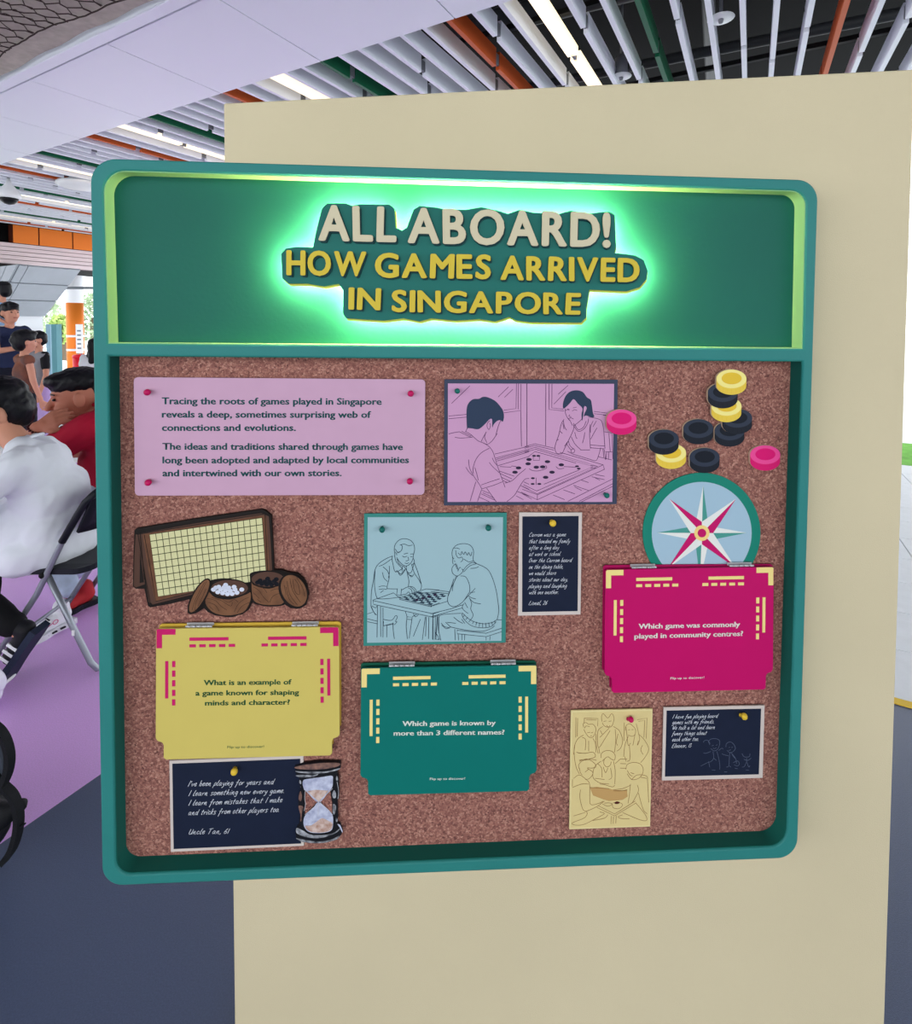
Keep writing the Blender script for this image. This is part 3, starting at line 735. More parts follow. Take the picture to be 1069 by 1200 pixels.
for col, cx, cy, lay, lab in counters:
    w = CORK + .0035 + lay * .0011
    if cx == 127: w = -.017
    top = [(cx + 78 * math.cos(R_(a)), cy + 49 * math.sin(R_(a))) for a in range(0, 360, 8)]
    sil = [(x, y) for x, y in top if y <= cy] + [(x, y + 34) for x, y in top if y > cy]
    sil.sort(key=lambda p: math.atan2(p[1] - cy - 15, p[0] - cx))
    S_ = [zp(x, y, ZD, w) for x, y in sil][::-1]
    s3, s2, s1 = DC[col]
    t = Thing('game_counter', [(a - .0012, b + .0006) for a, b in S_], w - .0035, w - .0006, CORE, lab, 'counter', 'round game counters on the cork')
    t.slab('side_print', S_, w - .0006, w, mat('counter_side_' + col, s3, .5))
    t.slab('rim', [zp(x, y, ZD, w) for x, y in top][::-1], w, w + .0004, mat('counter_rim_' + col, s2, .5))
    t.slab('recess', ell(cx, cy - 3, 52, 31, 36, 0, ZD, w), w + .0004, w + .0007, mat('counter_recess_' + col, s1, .5))
    bm = []
    for i in range(9):
        a = R_(20 + 140 * i / 8); x, y = cx + 78 * math.cos(a), cy + 49 * math.sin(a); bm.append([zp(x, y + 6, ZD, w), zp(x, y + 26, ZD, w)])
    t.mesh('edge_line', ribbons(bm, .0005, w + .0001), mat('counter_recess_' + col, s1, .5))
# brackets between the board and the partition behind it
for u_ in (-.22, .12, .45):
    for v_ in (-.4, .4):
        p_ = MB_ @ Vector((u_, v_, -.048)); den = BY.dot(wn); t_ = (Vector((wa.x, wa.y, p_.z)) - p_).dot(wn) / den
        bpart('mounting_arm', (lambda me: (me.transform(Matrix.Translation((u_, v_, 0))), me)[1])(box(-.02, .02, -.03, .03, -.048 - t_ + .004, -.048)), STEEL)
# ---- picture cards -----------------------------------------------
def card(name, Z, outer_, inner_, w, mo, mi, label, cat, group=None, th=.003):
    t = Thing(name, [zp(x, y, Z, w) for x, y in outer_], w - th, w, mo, label, cat, group, bevel=.0003)
    if inner_: t.slab('print_area', [zp(x, y, Z, w) for x, y in inner_], w, w + .0003, mi)
    return t
def art(t, items, Z, w, width, m, name='line_art', curve=True):
    """items: lists of points in the enlarged view; a leading 's' keeps corners sharp"""
    lines = []
    for it in items:
        sharp = it[0] == 's'; p = [tuple(map(float, a.split(','))) for a in it.lstrip('s').split()]
        if curve and not sharp: p = catmull(p, 4)
        lines.append([zp(x, y, Z, w) for x, y in p])
    return t.mesh(name, ribbons(lines, width, w), m)
def fill(t, name, pts, Z, w, m, h=.0004, curve=True):
    p = [tuple(map(float, a.split(','))) for a in pts.split()]
    if curve: p = catmull(p, 4, True)
    return t.mesh(name, multi_slab([[zp(x, y, Z, w) for x, y in p]]), m) if False else t.mesh(name, multi_slab_w([[zp(x, y, Z, w) for x, y in p]], w, w + h), m)
def multi_slab_w(polys, w0, w1): return multi_slab(polys, w0, w1)
LINE = mat('line_violet', (84, 44, 88), .7); SLATE = mat('print_slate', (58, 66, 88), .6); LILAC = mat('print_lilac', (198, 150, 186), .6)
Z0 = ((510, 430), 4.648); ZA = ((520, 440), 7.5); ZB = ((615, 440), 7.5); w = -.024
c1 = card('picture_card', Z0, [(50, 68), (995, 70), (990, 748), (48, 755)], [(70, 90), (975, 92), (965, 735), (68, 735)], w, SLATE, LILAC,
          'lilac picture card of two young people playing a disc flicking game', 'picture card')
w += .0003
art(c1, ['s230,92 70,245', 's570,100 480,188', 's608,122 535,192', 's640,72 636,290 530,305', 's658,72 655,295', 's680,76 678,308 530,328', 's678,308 684,622', 's732,72 732,616', 's45,356 200,342', 's45,380 200,366',
    '45,514 90,502 140,494', '205,468 196,490', '140,494 165,508 210,530 250,545', 's160,490 240,532', '100,542 150,550 250,542', '190,490 240,520 300,572 340,590', '340,590 385,604 430,570 470,512', '470,512 462,522 465,500 482,440 502,392',
    '375,495 360,540 380,590', '372,500 345,550 330,580', '405,398 385,420 382,450 398,475 412,440 405,420', '355,595 400,625 430,665 450,720 475,800 510,900 540,982', '400,640 330,680 280,745 258,820 262,860', '220,740 228,810 262,880 310,950 335,996',
    '195,806 220,845 255,880', '275,810 290,860 305,920', 's335,996 440,965 515,935', 's330,962 420,930 490,908', '402,765 430,800 490,855', '428,725 445,760 470,790', 's283,935 232,1105', 's335,1000 298,1105', '378,990 420,1050 462,1108',
    '540,945 600,925 660,870 720,820', '555,1108 620,1055 660,990 710,915 750,905', 's450,690 750,622', 's460,725 750,648', 's462,738 750,660', 's468,752 750,672', 's478,792 750,712', 's495,800 590,806 600,795 640,800', 's490,840 620,885', 's498,862 600,908',
    's510,895 585,930', 's525,925 560,940', 's340,1010 400,1035', 's330,1040 450,1095', 's315,1070 400,1108', 's345,1030 440,1075', 's705,935 750,955', 's680,968 750,1000', 's650,1020 750,1060', 's640,1060 700,1090'], ZA, w, .0009, LINE)
art(c1, ['s20,75 20,615', 's186,75 184,615', 's214,75 214,298 345,312', 's240,75 238,285 340,296', 's380,88 295,165', 's362,142 258,250', 's610,316 722,330', 's612,336 720,348', 's690,350 720,352',
    '355,292 358,330 375,370 395,395', '508,350 500,385 460,420 435,440', '360,310 372,300 392,306', '418,312 440,300 460,308', '372,300 380,294 392,298', 's425,285 455,278', '395,345 388,358 408,362', '388,378 405,372 428,382', '375,370 400,400 420,440',
    '345,385 320,430 300,520 275,590 265,645 285,685 330,685', '330,685 370,600 400,540 430,470 432,420', '340,400 350,450 368,480', 's335,420 345,470', 's280,570 298,562', 's310,490 330,508', '430,440 470,490 520,470 555,415 560,380', '440,430 470,475 515,455 540,400',
    '560,365 620,375 670,395 690,450 697,520 705,640', 's578,635 700,645', 's578,610 700,620', '575,430 570,520 578,640', '600,400 580,450 578,500', '630,400 600,450', '635,460 600,520 580,560', '528,500 520,550 508,592', '440,500 450,540 460,555', '410,540 440,600 490,650', '385,580 400,620 430,645',
    's490,654 572,654', '440,655 425,645 408,655 410,675 430,680 440,660', '350,620 372,590 385,578', '370,605 395,640 410,655', 's375,665 420,690 520,720 600,745', '600,745 630,745 650,700 668,635', 's688,640 695,720', 's700,655 710,740',
    's700,495 770,505', 's740,510 752,670', 's768,515 775,735', 's710,670 770,672', 's720,675 715,735', 's740,675 735,738', 's650,715 765,742',
    's0,625 90,600 265,640', 's310,675 690,785 700,825', 's0,640 85,615 255,655', 's0,660 90,632 640,798 110,1040 -20,975', 's0,675 95,648 600,800 105,1015 -10,960', 's30,715 90,668 450,770', 's690,785 112,1048 -20,1000', 's700,825 110,1092 -30,1025', 's112,1048 110,1092', 's480,830 170,955',
    's640,798 580,790', 's600,800 580,815 625,812', 's75,712 75,745 130,745 130,712', 's100,900 100,960', 's345,800 450,806', '275,800 300,820 345,815', '40,820 70,835 120,838 190,815 185,790', 's620,870 700,885', 's590,890 700,915', 's430,965 560,1010', 's500,920 560,940', 's440,980 500,1010', 's340,1005 440,1040', 's250,1050 350,1090', 's620,900 660,920',
    's780,905 380,1105', 's775,950 480,1105', 's780,970 500,1110', 's-20,1040 60,1085'], ZB, w, .0009, LINE)
HAIR = mat('print_hair', (44, 58, 82), .6)
fill(c1, 'hair_print', '205,462 202,300 222,240 262,208 310,205 345,188 390,192 455,225 500,275 522,310 530,360 520,405 500,392 470,400 440,430 428,456 425,385 400,388 370,420 320,465 285,472 250,465 215,462', ZA, w, HAIR)
fill(c1, 'hair_print', '340,290 338,240 360,180 400,142 455,130 510,145 545,190 580,215 590,260 600,330 612,360 590,368 540,352 520,360 528,330 545,290 535,270 520,280 515,340 505,398 500,340 508,290 470,250 430,208 400,240 370,270', ZB, w, HAIR)
for (x, y) in ((38, 738), (30, 776), (200, 757), (322, 785), (102, 806), (158, 803), (240, 850), (184, 895), (72, 903), (70, 953), (128, 953), (460, 798), (475, 818), (82, 706), (120, 706)):
    rx = 24 if y < 900 and y > 710 and x not in (460, 475) else 17
    c1.mesh('disc_print', multi_slab([ell(x, y, rx, 13 if rx > 20 else 8, 16, 0, ZB, w)], w, w + .0005), mat('disc_print_dark', (48, 36, 62), .6))
for (x, y) in ((658, 812), (627, 850)): c1.mesh('disc_print', multi_slab([ell(x, y, 24, 13, 16, 0, ZA, w)], w, w + .0005), mat('disc_print_dark', (48, 36, 62), .6))
pin(535.3, 458, -.0237, 'green', 'green push pin in the upper left of the lilac picture card', lean=(0, .1), r=.0048)
pin(710, 580, -.0237, 'green', 'green push pin in the lower right of the lilac picture card', lean=(0, .1), r=.0048)
# chess players
Z0 = ((415, 590), 5.626); ZA = ((425, 620), 8.567); ZB = ((505, 620), 8.567); w = -.024
c2 = card('picture_card', Z0, [(66, 68), (1008, 62), (1000, 918), (62, 940)], [(90, 90), (982, 90), (972, 905), (86, 918)], w, mat('print_frame_teal', (56, 132, 124), .6), mat('print_pale_blue', (154, 184, 192), .6),
          'pale blue picture card of two old men at a chess board', 'picture card')
w += .0003; LB = mat('line_navy', (34, 54, 72), .7)
art(c2, ['325,260 318,200 330,150 370,108 420,96 480,112 515,155 522,210 510,260 505,300 480,345 440,370 400,355 365,320 345,285', '375,160 420,150 460,165 500,160', '330,200 350,230 385,220 400,180 390,160', '330,230 345,260', '345,240 375,230', 's415,250 455,240', 's480,250 510,248', '400,270 420,280 445,272', '480,275 500,278',
    '455,280 462,310 435,320', '425,340 445,345 465,338', '300,275 295,300 305,350 330,430 400,395', '320,262 340,330 400,395', '345,300 370,350 410,375', '330,430 350,418 380,465 430,405 415,375', '400,380 395,420', '350,420 385,450 420,405', '300,270 230,300 160,350 125,410 112,500 90,620 85,740 90,790 130,860', '165,372 210,355 290,300',
    '125,420 120,560 140,680 180,700 280,695 380,680', '205,380 250,420 268,480 250,560 245,600', '268,370 270,430 260,490', '200,435 215,490 250,525', '162,580 200,570 240,575', '165,605 210,600 240,605', '180,638 210,615', '245,598 310,600 350,600', 's350,598 342,660 395,665', 's390,600 385,665', '395,610 440,585 480,575 520,590 540,630 520,660', '395,660 440,650 460,630 480,655', '460,590 490,610 500,650', '480,580 515,610 525,650',
    '440,400 450,450 465,520 460,570', '440,370 440,410 465,440 490,430 510,370 520,320 505,290', '455,440 490,480 515,450', '460,455 495,470', '520,340 550,420 575,500 592,570 580,612', '490,350 520,440 560,500 585,545', '500,360 510,345',
    's105,712 310,640 370,690', 's105,712 110,755 710,885 771,862', 's108,718 710,850 771,830', 's710,850 710,885', 's370,692 690,770 771,740', 's370,705 690,780', 's370,692 560,622 640,600 771,612', 's545,640 771,640', 's690,765 690,780',
    's150,770 145,1085', 's180,775 182,1080', 's205,790 205,1085', 's245,960 242,1085', 's210,925 210,970 310,945', 's210,970 310,955', '205,905 260,915 300,910 330,870 350,880 330,925 345,930 320,960', 's640,880 632,1075', 's665,885 662,1100', 's705,890 702,1105', 's755,880 735,1105 771,1105', 's765,880 765,1040',
    's50,900 150,925', 's50,930 150,950', 's50,850 100,835', '305,940 308,1020 320,1100', '430,830 445,880 438,980 450,1100', 's450,880 498,885 468,1095', 's450,905 495,908', '500,880 540,855', 's580,905 510,1075', 's630,880 600,1110', '95,770 130,790 145,770', '90,780 110,830 140,860', '510,850 530,880 560,860'], ZA, w, .00095, LB)
art(c2, ['222,290 212,250 222,200 260,160 330,145 395,162 428,215 425,290 430,320 465,350', '235,190 265,190 290,200', '250,215 255,260 280,290 310,280 320,310 300,330', '275,240 300,260 310,225 330,255 345,228 365,262 380,235 400,270 412,230', '330,300 380,328 425,318', '222,290 218,330 225,350', '215,285 232,298', '235,320 245,325', '250,345 215,385 218,440 260,470 300,450 325,415 310,400',
    '245,350 262,400', '270,420 290,385 300,390', '255,350 268,385 275,420', '320,420 360,370 415,335 460,348', '330,430 390,370 450,350', '400,395 450,390 480,375', '465,350 560,395 610,470 650,590 670,700 682,820 665,910', '300,470 350,480 385,550 390,620 370,660 320,730 250,775 200,770 170,730 175,660 220,560 260,480', '230,500 200,600 175,670', '250,490 225,560 215,620', '245,480 270,475',
    's320,730 445,595', '395,640 440,630', '378,670 410,690 450,700', '385,690 430,735 500,750', '390,695 410,750 400,800 425,860 405,905', '340,735 370,790', '330,750 315,790 350,830 375,845', '310,845 330,900 400,965 500,990 600,980 655,930', '315,840 380,900 450,935 540,950 620,935 668,905', 's340,860 325,880', 's370,885 350,908', 's400,905 382,932', 's430,925 418,952', 's460,932 452,968', 's490,940 485,980', 's520,945 520,985', 's550,942 555,985', 's580,940 588,978', 's610,932 620,965', 's640,920 645,948',
    '300,845 200,850 110,860 80,890 75,1000 85,1050 100,1115', '230,885 280,925 320,945', '310,905 340,945', '165,935 250,945', '190,980 280,1000 400,1020 520,1025 600,1000 640,970', '105,945 140,980 190,990 150,1000', 's110,965 145,995', 's150,935 200,985',
    's265,1010 265,1050 555,1080 555,1045 265,1015', 's555,1045 710,995', 's555,1080 710,1030', 's670,910 710,912', 's275,1055 278,1115', 's312,1058 312,1115', 's340,1060 338,1115', 's240,1005 245,1115', 's555,1085 555,1115', 's595,1075 592,1115', 's0,850 200,800 320,760', 's0,880 320,790', 's22,850 22,1110', 's45,870 42,1110 90,1105', 's65,870 50,1080', '45,1040 75,1080 80,1110', 's0,605 190,630', 's0,775 165,725', 's0,625 175,648'], ZB, w, .00095, LB)
cells = []
g0, g1, g2, g3 = (380, 694), (560, 628), (862, 655), (688, 762)
for i in range(8):
    for j in range(8):
        if (i + j) % 2:
            gg = lambda a, b: zp(*(Vector(g0).lerp(Vector(g1), b).lerp(Vector(g3).lerp(Vector(g2), b), a)), ZA, w)
            cells.append([gg(i / 8, j / 8), gg((i + 1) / 8, j / 8), gg((i + 1) / 8, (j + 1) / 8), gg(i / 8, (j + 1) / 8)])
c2.mesh('chess_squares', multi_slab(cells, w, w + .0004), LB)['kind'] = 'stuff'
for x, y in ((545, 710), (605, 695), (665, 676), (728, 660)): c2.mesh('chess_piece_print', multi_slab([ell(x, y, 17, 12, 14, 0, ZA, w)], w, w + .0006), mat('disc_print_dark', (48, 36, 62), .6))
pin(447.5, 620, -.0237, 'green', 'green push pin in the upper left of the pale blue card', lean=(0, .1), r=.0052)
pin(572, 618, -.0237, 'green', 'green push pin in the upper right of the pale blue card', lean=(0, .05), r=.0052)
# cream group drawing
Z0 = ((655, 820), 7.5); w = -.024
c3 = card('picture_card', Z0, [(107, 97), (825, 82), (803, 1115), (92, 1140)], [(122, 112), (812, 98), (790, 1102), (106, 1124)], w, mat('card_cream_edge', (222, 206, 150), .6), mat('card_cream', (216, 196, 138), .6, vary=.03, scale=30),
          'cream picture card with a brown line drawing of six people around a board', 'picture card')
w += .0003; LW = mat('line_brown', (140, 98, 56), .7)
art(c3, ['s150,155 148,330', 's165,160 162,320', 's225,160 345,165 340,230', 's225,160 222,205', 's240,175 330,178', 's690,175 775,160 768,340', 's700,190 755,180 748,330', 's575,200 572,360', '218,240 215,210 240,200 260,215 300,215 325,250 320,290 295,330 262,325 235,290 220,260', '225,250 240,230 270,235', '250,290 275,285', '285,290 300,285', '275,320 290,318',
    '215,310 165,345 135,420 140,530 155,600 180,650', '325,300 330,400 345,470', '205,330 235,350 232,440', 's262,360 262,450', '300,340 320,380 325,460', '165,465 230,470 300,460 320,500 260,520 180,530', '155,460 190,470', '130,480 140,400', '180,540 240,520 330,530',
    '380,190 375,150 390,120 430,160 465,120 485,160 478,200 460,235 425,240 395,225 382,200', '395,190 415,185', '440,190 460,185', '420,225 435,240 450,225', '385,235 345,270 340,360 352,420 400,350 450,270', '480,235 530,270 560,350 545,420 510,450', '350,420 360,470', '495,260 500,350 490,460', '360,330 400,290 440,250', '520,300 505,370 515,400', '365,270 380,300',
    '585,270 590,230 620,210 660,240 675,270 665,310 640,320 610,310', '610,265 625,262', '640,262 655,262', '590,240 600,320 610,400 630,380', '680,210 700,290 710,350 690,400 700,360', '670,300 655,380 650,400', '700,300 750,350 790,430 760,500 720,550', '610,320 580,400 570,500', '735,400 720,440 740,480', '580,500 590,540', '620,400 625,520 600,540', 's540,520 600,520', 's540,560 590,562', 's540,600 590,602',
    '180,610 175,570 210,535 270,530 315,560 325,590 290,600 250,600 300,640 270,690 235,700', '205,660 190,640 180,600', 's230,635 262,610', '130,690 180,660 240,700 270,740 272,850 280,920 350,910 390,890', '120,770 200,740 260,740', '190,790 185,860 210,960 240,980', '240,980 330,940 400,890', 's120,700 118,760', '240,985 250,1000 220,1040 120,1080 140,1100 220,1095 330,1040 400,1000 360,985', '130,1020 230,990', '300,1060 400,1040 430,1010',
    '370,510 375,470 420,445 470,455 495,490 488,530 460,520 430,500 400,520 380,540', '400,520 395,560 420,590 450,575 460,545', '370,540 320,580 300,640 305,690 360,730 440,740', '480,540 495,620 492,740', '340,560 375,600 380,680', '455,600 465,680 440,700', '390,590 410,640 430,600', '360,740 400,745 470,765 490,750', '320,690 400,700', 's495,560 540,520',
    '590,610 600,570 650,550 710,560 740,600 735,650 700,690 640,700 600,650', '600,620 625,660 645,670', 's630,640 660,650', '640,700 690,660 770,670 780,720 790,900', '630,740 620,830 608,910', '690,750 700,800 660,880 640,910', '630,750 560,780 480,790', '600,790 540,800 480,800', '700,820 740,960 775,1000', '680,910 760,1010 770,1060 700,1050 560,990', '560,1010 520,1030 560,1045 620,1045', '720,680 770,690',
    's335,945 490,1020 680,905', 's345,930 490,1003 670,890', 's460,1020 458,1090', 's480,1025 478,1088', 's505,1020 500,1085', '385,915 430,935 470,915 440,905 400,908', '470,920 480,950 530,955 560,920 520,900 480,905', 's275,770 440,780', 's600,795 480,800'], Z0, w, .0008, LW)
fill(c3, 'board_print', '275,775 330,765 440,780 470,790 600,800 605,850 560,880 500,885 440,890 390,875 300,840', Z0, w, mat('print_tan', (190, 152, 96), .7), .0002, False)
fill(c3, 'bowl_print', '488,905 510,893 535,900 525,912 500,914', Z0, w, mat('print_dark_red', (84, 34, 30), .7), .0005)
pin(737, 845.5, -.0237, 'pink', 'pink push pin leaning at the top of the cream drawing', lean=(-.5, .45), r=.005)
# ---- handwritten notes -------------------------------------------
HW = {  # single-stroke hand: strokes in a 0..1 x-height grid
 'a': ('6,7 3,8 1,4 2,0 5,2 6,7 6,1 8,0',), 'b': ('2,14 1,0 2,6 5,7 6,3 4,0 1,1',), 'c': ('6,6 3,8 1,3 3,0 6,2',), 'd': ('6,6 3,8 1,3 3,0 6,4 8,14 6,1 8,0',), 'e': ('1,4 5,5 5,8 2,7 1,3 3,0 6,2',),
 'f': ('7,12 5,14 4,6 2,-6', '1,7 6,7'), 'g': ('6,7 3,8 1,4 2,1 5,3 6,7 5,-3 3,-6 1,-4',), 'h': ('3,14 1,0 3,6 5,7 5,1 7,0',), 'i': ('2,7 1,1 3,0', '3,10 3,11'), 'j': ('3,7 2,-4 0,-5', '4,10 4,11'), 'k': ('3,14 1,0', '6,8 2,4 6,0'),
 'l': ('4,14 1,3 2,0 4,1',), 'm': ('1,7 1,0 3,7 5,7 4,0 6,7 8,7 8,0',), 'n': ('1,7 1,0 3,7 5,7 5,0 7,0',), 'o': ('4,8 1,5 2,0 5,1 6,6 3,8',), 'p': ('2,7 0,-6 2,6 5,8 6,4 3,0 1,1',), 'q': ('6,7 3,8 1,3 4,0 6,7 5,-6',), 'r': ('1,7 1,0 2,6 5,7',),
 's': ('6,7 3,8 2,5 5,3 4,0 1,0',), 't': ('4,12 2,1 4,0', '1,8 6,8'), 'u': ('1,7 1,1 3,0 6,7 5,1 7,0',), 'v': ('1,7 3,0 6,7',), 'w': ('1,7 2,0 4,6 5,0 8,7',), 'x': ('1,7 6,0', '6,7 1,0'), 'y': ('1,7 2,2 5,3', '6,7 4,-3 1,-6'), 'z': ('1,7 6,7 1,0 6,0',),
 'C': ('8,11 5,14 1,6 3,0 7,2',), 'O': ('5,14 1,7 3,0 7,3 8,11 4,14',), 'I': ('4,14 2,0',), 'U': ('2,13 1,2 4,0 7,4 8,13 7,0',), 'T': ('1,13 9,14', '5,14 3,0'), 'L': ('4,14 1,0 7,1',), 'W': ('1,14 2,0 5,10 6,0 10,14',), 'E': ('8,14 3,13 1,0 7,0', '2,7 6,7'), 'D': ('2,14 1,0 7,4 6,13 2,14',),
 '.': ('1,0 1.5,0.5',), ',': ('2,1 1,-2',), "'": ('2,13 1,10',), '6': ('6,13 1,5 2,0 6,2 5,6 2,5',), '1': ('3,13 2,0',), '2': ('1,11 4,13 6,10 1,0 6,0',), '3': ('1,12 5,13 3,8 6,4 4,0 1,1')
}
HW['3'] = ('1,12 5,13 3,8 6,4 4,0 1,1',)
def hand_line(s, a, b, xh, w):
    adv = []; x = 0
    for ch in s:
        if ch == ' ': adv.append((ch, x)); x += 6; continue
        g = HW[ch]; mx = max(float(p.split(',')[0]) for st in g for p in st.split()); adv.append((ch, x)); x += mx + 1.3
    a, b = Vector(a), Vector(b); d = b - a; k = d.length / x; d.normalize(); n = Vector((-d.y, d.x)); out = []
    for ch, x0 in adv:
        if ch == ' ': continue
        for st in HW[ch]:
            pts = [tuple(map(float, p.split(','))) for p in st.split()]
            pts = catmull(pts, 2) if len(pts) > 2 else pts
            out.append([tuple(a + d * ((x0 + px_) * k + py_ / 8 * xh * .35) + n * (py_ / 8 * xh)) for px_, py_ in pts])
    return out
CHALK = mat('chalk_white', (208, 212, 220), .8); NAVY = mat('note_navy', (22, 30, 52), .6, vary=.06, scale=60); NB = mat('note_border', (206, 194, 188), .7)
def note(Z, o_, i_, lines, xh, width, label, w=-.024):
    t = card('note_card', Z, o_, i_, w, NB, NAVY, label, 'note card', 'dark handwritten note cards')
    L = []
    for s, xa, ya, xb, yb in lines: L += hand_line(s, zp(xa, ya, Z, w), zp(xb, yb, Z, w), xh / Z[1] * PXM, w)
    t.mesh('handwriting', ribbons(L, width, w + .0003), CHALK)['kind'] = 'stuff'; return t
note(((600, 590), 8.57), [(75, 92), (705, 92), (690, 1115), (62, 1128)], [(105, 130), (670, 125), (660, 1080), (103, 1090)],
     [('Carrom was a game', 168, 332, 540, 328), ('that bonded my family', 168, 398, 580, 394), ('after a long day', 168, 462, 470, 458), ('at work or school.', 168, 526, 490, 522), ('Over the Carrom board', 165, 590, 600, 585), ('on the dining table,', 168, 655, 512, 650), ('we would share', 168, 718, 440, 714),
      ('stories about our day,', 168, 782, 560, 778), ('playing and laughing', 165, 848, 548, 842), ('with one another.', 168, 910, 466, 906), ('Lionel, 26', 165, 1018, 350, 1014)], 25, .0006,
     'tall dark note card with handwriting, right of the chess picture')
pin(647.5, 612.5, -.0237, 'yellow', 'yellow push pin at the top of the tall dark note', r=.006)
n2 = note(((180, 870), 4.454), [(82, 97), (782, 70), (785, 540), (90, 572)], [(98, 111), (766, 85), (770, 527), (105, 556)],
     [("I've been playing for years and", 177, 228, 628, 216), ('I learn something new every game.', 180, 278, 682, 262), ('I learn from mistakes that I make', 180, 328, 672, 310), ('and tricks from other players too.', 180, 378, 656, 360), ('Uncle Tan, 61', 182, 478, 392, 474)], 17, .0008,
     'wide dark note card with handwriting below the yellow flip card', -.0262)
pin(274, 904, -.0259, 'yellow', 'yellow push pin at the top of the note below the yellow card', lean=(-.2, .2), r=.0058)
n3 = note(((765, 815), 7.636), [(100, 110), (1003, 90), (985, 738), (85, 762)], [(125, 135), (970, 117), (950, 705), (110, 725)],
     [('I have fun playing board', 172, 205, 580, 196), ('games with my friends.', 172, 255, 548, 246), ('We talk a lot and learn', 172, 304, 555, 297), ('funny things about', 170, 354, 480, 348), ('each other too.', 170, 408, 408, 402), ('Eleanor, 13', 168, 466, 342, 460)], 22, .0007,
     'dark note card with small handwriting and chalk doodles of children')
art(n3, ['510,440 500,410 520,390 560,385 595,400 598,440 580,480 550,495 520,475', '530,450 545,445', '565,445 580,440', '540,470 555,475 570,465', '515,430 490,400 460,405 455,420', '540,500 545,560 520,590 490,600 430,630', '575,500 590,560 600,620 600,660', '590,490 620,470 630,480', '520,500 480,515 455,515', '545,560 570,580', '500,590 510,640',
    '655,460 660,430 690,415 720,430 740,470 720,500 690,510 665,490', '680,465 690,462', '705,465 715,460', '680,490 700,485', '690,510 685,570 680,630 660,640', '700,510 740,560 750,610', '680,540 640,530 620,520', '710,530 735,560', '685,630 700,640', '720,600 760,585 775,610 760,630 730,620',
    's840,560 840,600', '800,520 815,545 840,550 865,545 870,520', '815,570 850,580 880,560', '835,600 820,635 800,640', '845,600 860,640 870,625', 's530,665 560,668', 's640,682 665,684', 's735,650 760,655', 's835,665 860,668'], ((765, 815), 7.636), -.0237, .0006, mat('chalk_grey', (96, 106, 130), .8), 'doodle')
pin(870, 840.5, -.0237, 'yellow', 'yellow push pin at the top of the note with doodles', lean=(-.35, .3), r=.0058)
# ---- hourglass cut-out --------------------------------------------
ZH = ((335, 880), 10.0); w = -.0215
hs = '105,185 200,160 400,135 640,140 640,200 600,235 620,330 620,540 605,600 610,780 600,850 640,880 665,950 645,990 600,1040 480,1075 350,1085 200,1070 120,1035 118,1000 112,960 130,895 160,870 155,820 175,740 145,640 150,520 175,420 150,370 160,310 125,290 112,240'
hg = Thing('hourglass_cutout', [zp(*map(float, p.split(',')), ZH, w) for p in hs.split()], w - .006, w, mat('hg_black', (22, 22, 28), .5), 'dark silver hourglass cut-out overlapping the lower note card', 'cut-out', bevel=.0003)
GL = mat('hg_glass', (206, 210, 228), .5, rgb2=(150, 154, 186), scale=90); SN = mat('hg_sand', (168, 128, 112), .7, rgb2=(214, 196, 190), scale=120); SI = mat('hg_silver', (178, 180, 188), .5, rgb2=(40, 42, 52), scale=110); BZ = mat('hg_bronze', (150, 112, 98), .6, rgb2=(70, 56, 60), scale=100)
fill(hg, 'cork_gap', '232,470 370,595 225,740 230,600', ZH, w, CORKM, .0003, False); fill(hg, 'cork_gap', '520,470 405,590 545,730 540,600', ZH, w, CORKM, .0003, False)
fill(hg, 'upper_bulb', '205,345 300,320 420,305 540,290 552,350 545,420 500,480 385,600 250,480 208,430', ZH, w, GL, .0005)
fill(hg, 'lower_bulb', '385,600 500,690 550,760 555,850 540,920 480,950 380,960 270,945 215,880 210,800 240,740 320,670', ZH, w, GL, .0005)
fill(hg, 'upper_sand', '255,470 350,455 500,465 440,540 385,598 320,535', ZH, w + .0005, SN, .0004, False)
fill(hg, 'lower_sand', '225,880 300,870 400,800 440,790 500,820 548,850 530,915 480,945 380,955 280,940', ZH, w + .0005, SN, .0004)
fill(hg, 'top_plate', '110,188 230,160 400,142 560,135 640,150 600,180 480,205 340,215 200,212 130,205', ZH, w, BZ, .0006); fill(hg, 'plate_rim', '112,235 200,240 350,240 480,238 630,200 600,225 480,252 340,262 180,255', ZH, w, SI, .0006)
fill(hg, 'plate_rim', '120,285 200,280 330,278 380,270 330,300 220,305 150,302', ZH, w, SI, .0006)
fill(hg, 'base_rim', '130,900 200,930 280,975 420,985 560,960 640,900 600,950 500,995 360,1020 220,1000 130,960', ZH, w, SI, .0006); fill(hg, 'base_rim', '120,1020 220,1040 380,1060 520,1040 630,990 600,1030 480,1068 340,1078 200,1060', ZH, w, SI, .0006)
for pl_, mm in (('165,340 180,360 178,385 160,370', SI), ('172,470 188,520 185,570 170,585 152,560 155,520', BZ), ('150,650 180,640 205,660 190,720 185,810 172,815 172,740', BZ), ('565,460 590,500 585,545 560,550 545,510', SI), ('560,620 590,650 580,720 560,740 548,670', SI), ('600,290 612,330 600,350 590,320', SI), ('590,780 610,800 600,830 588,815', SI), ('605,855 640,870 665,935 660,950 630,890', GL)):
    fill(hg, 'post_print', pl_, ZH, w, mm, .0006)
art(hg, ['228,470 222,560 232,620 215,700', '600,360 618,460 612,560', 's382,600 380,770', '215,450 250,480 385,600 320,665 225,745', '548,440 500,485 405,590 500,690 548,745'], ZH, w + .0008, .0007, mat('hg_line', (198, 198, 206), .5))
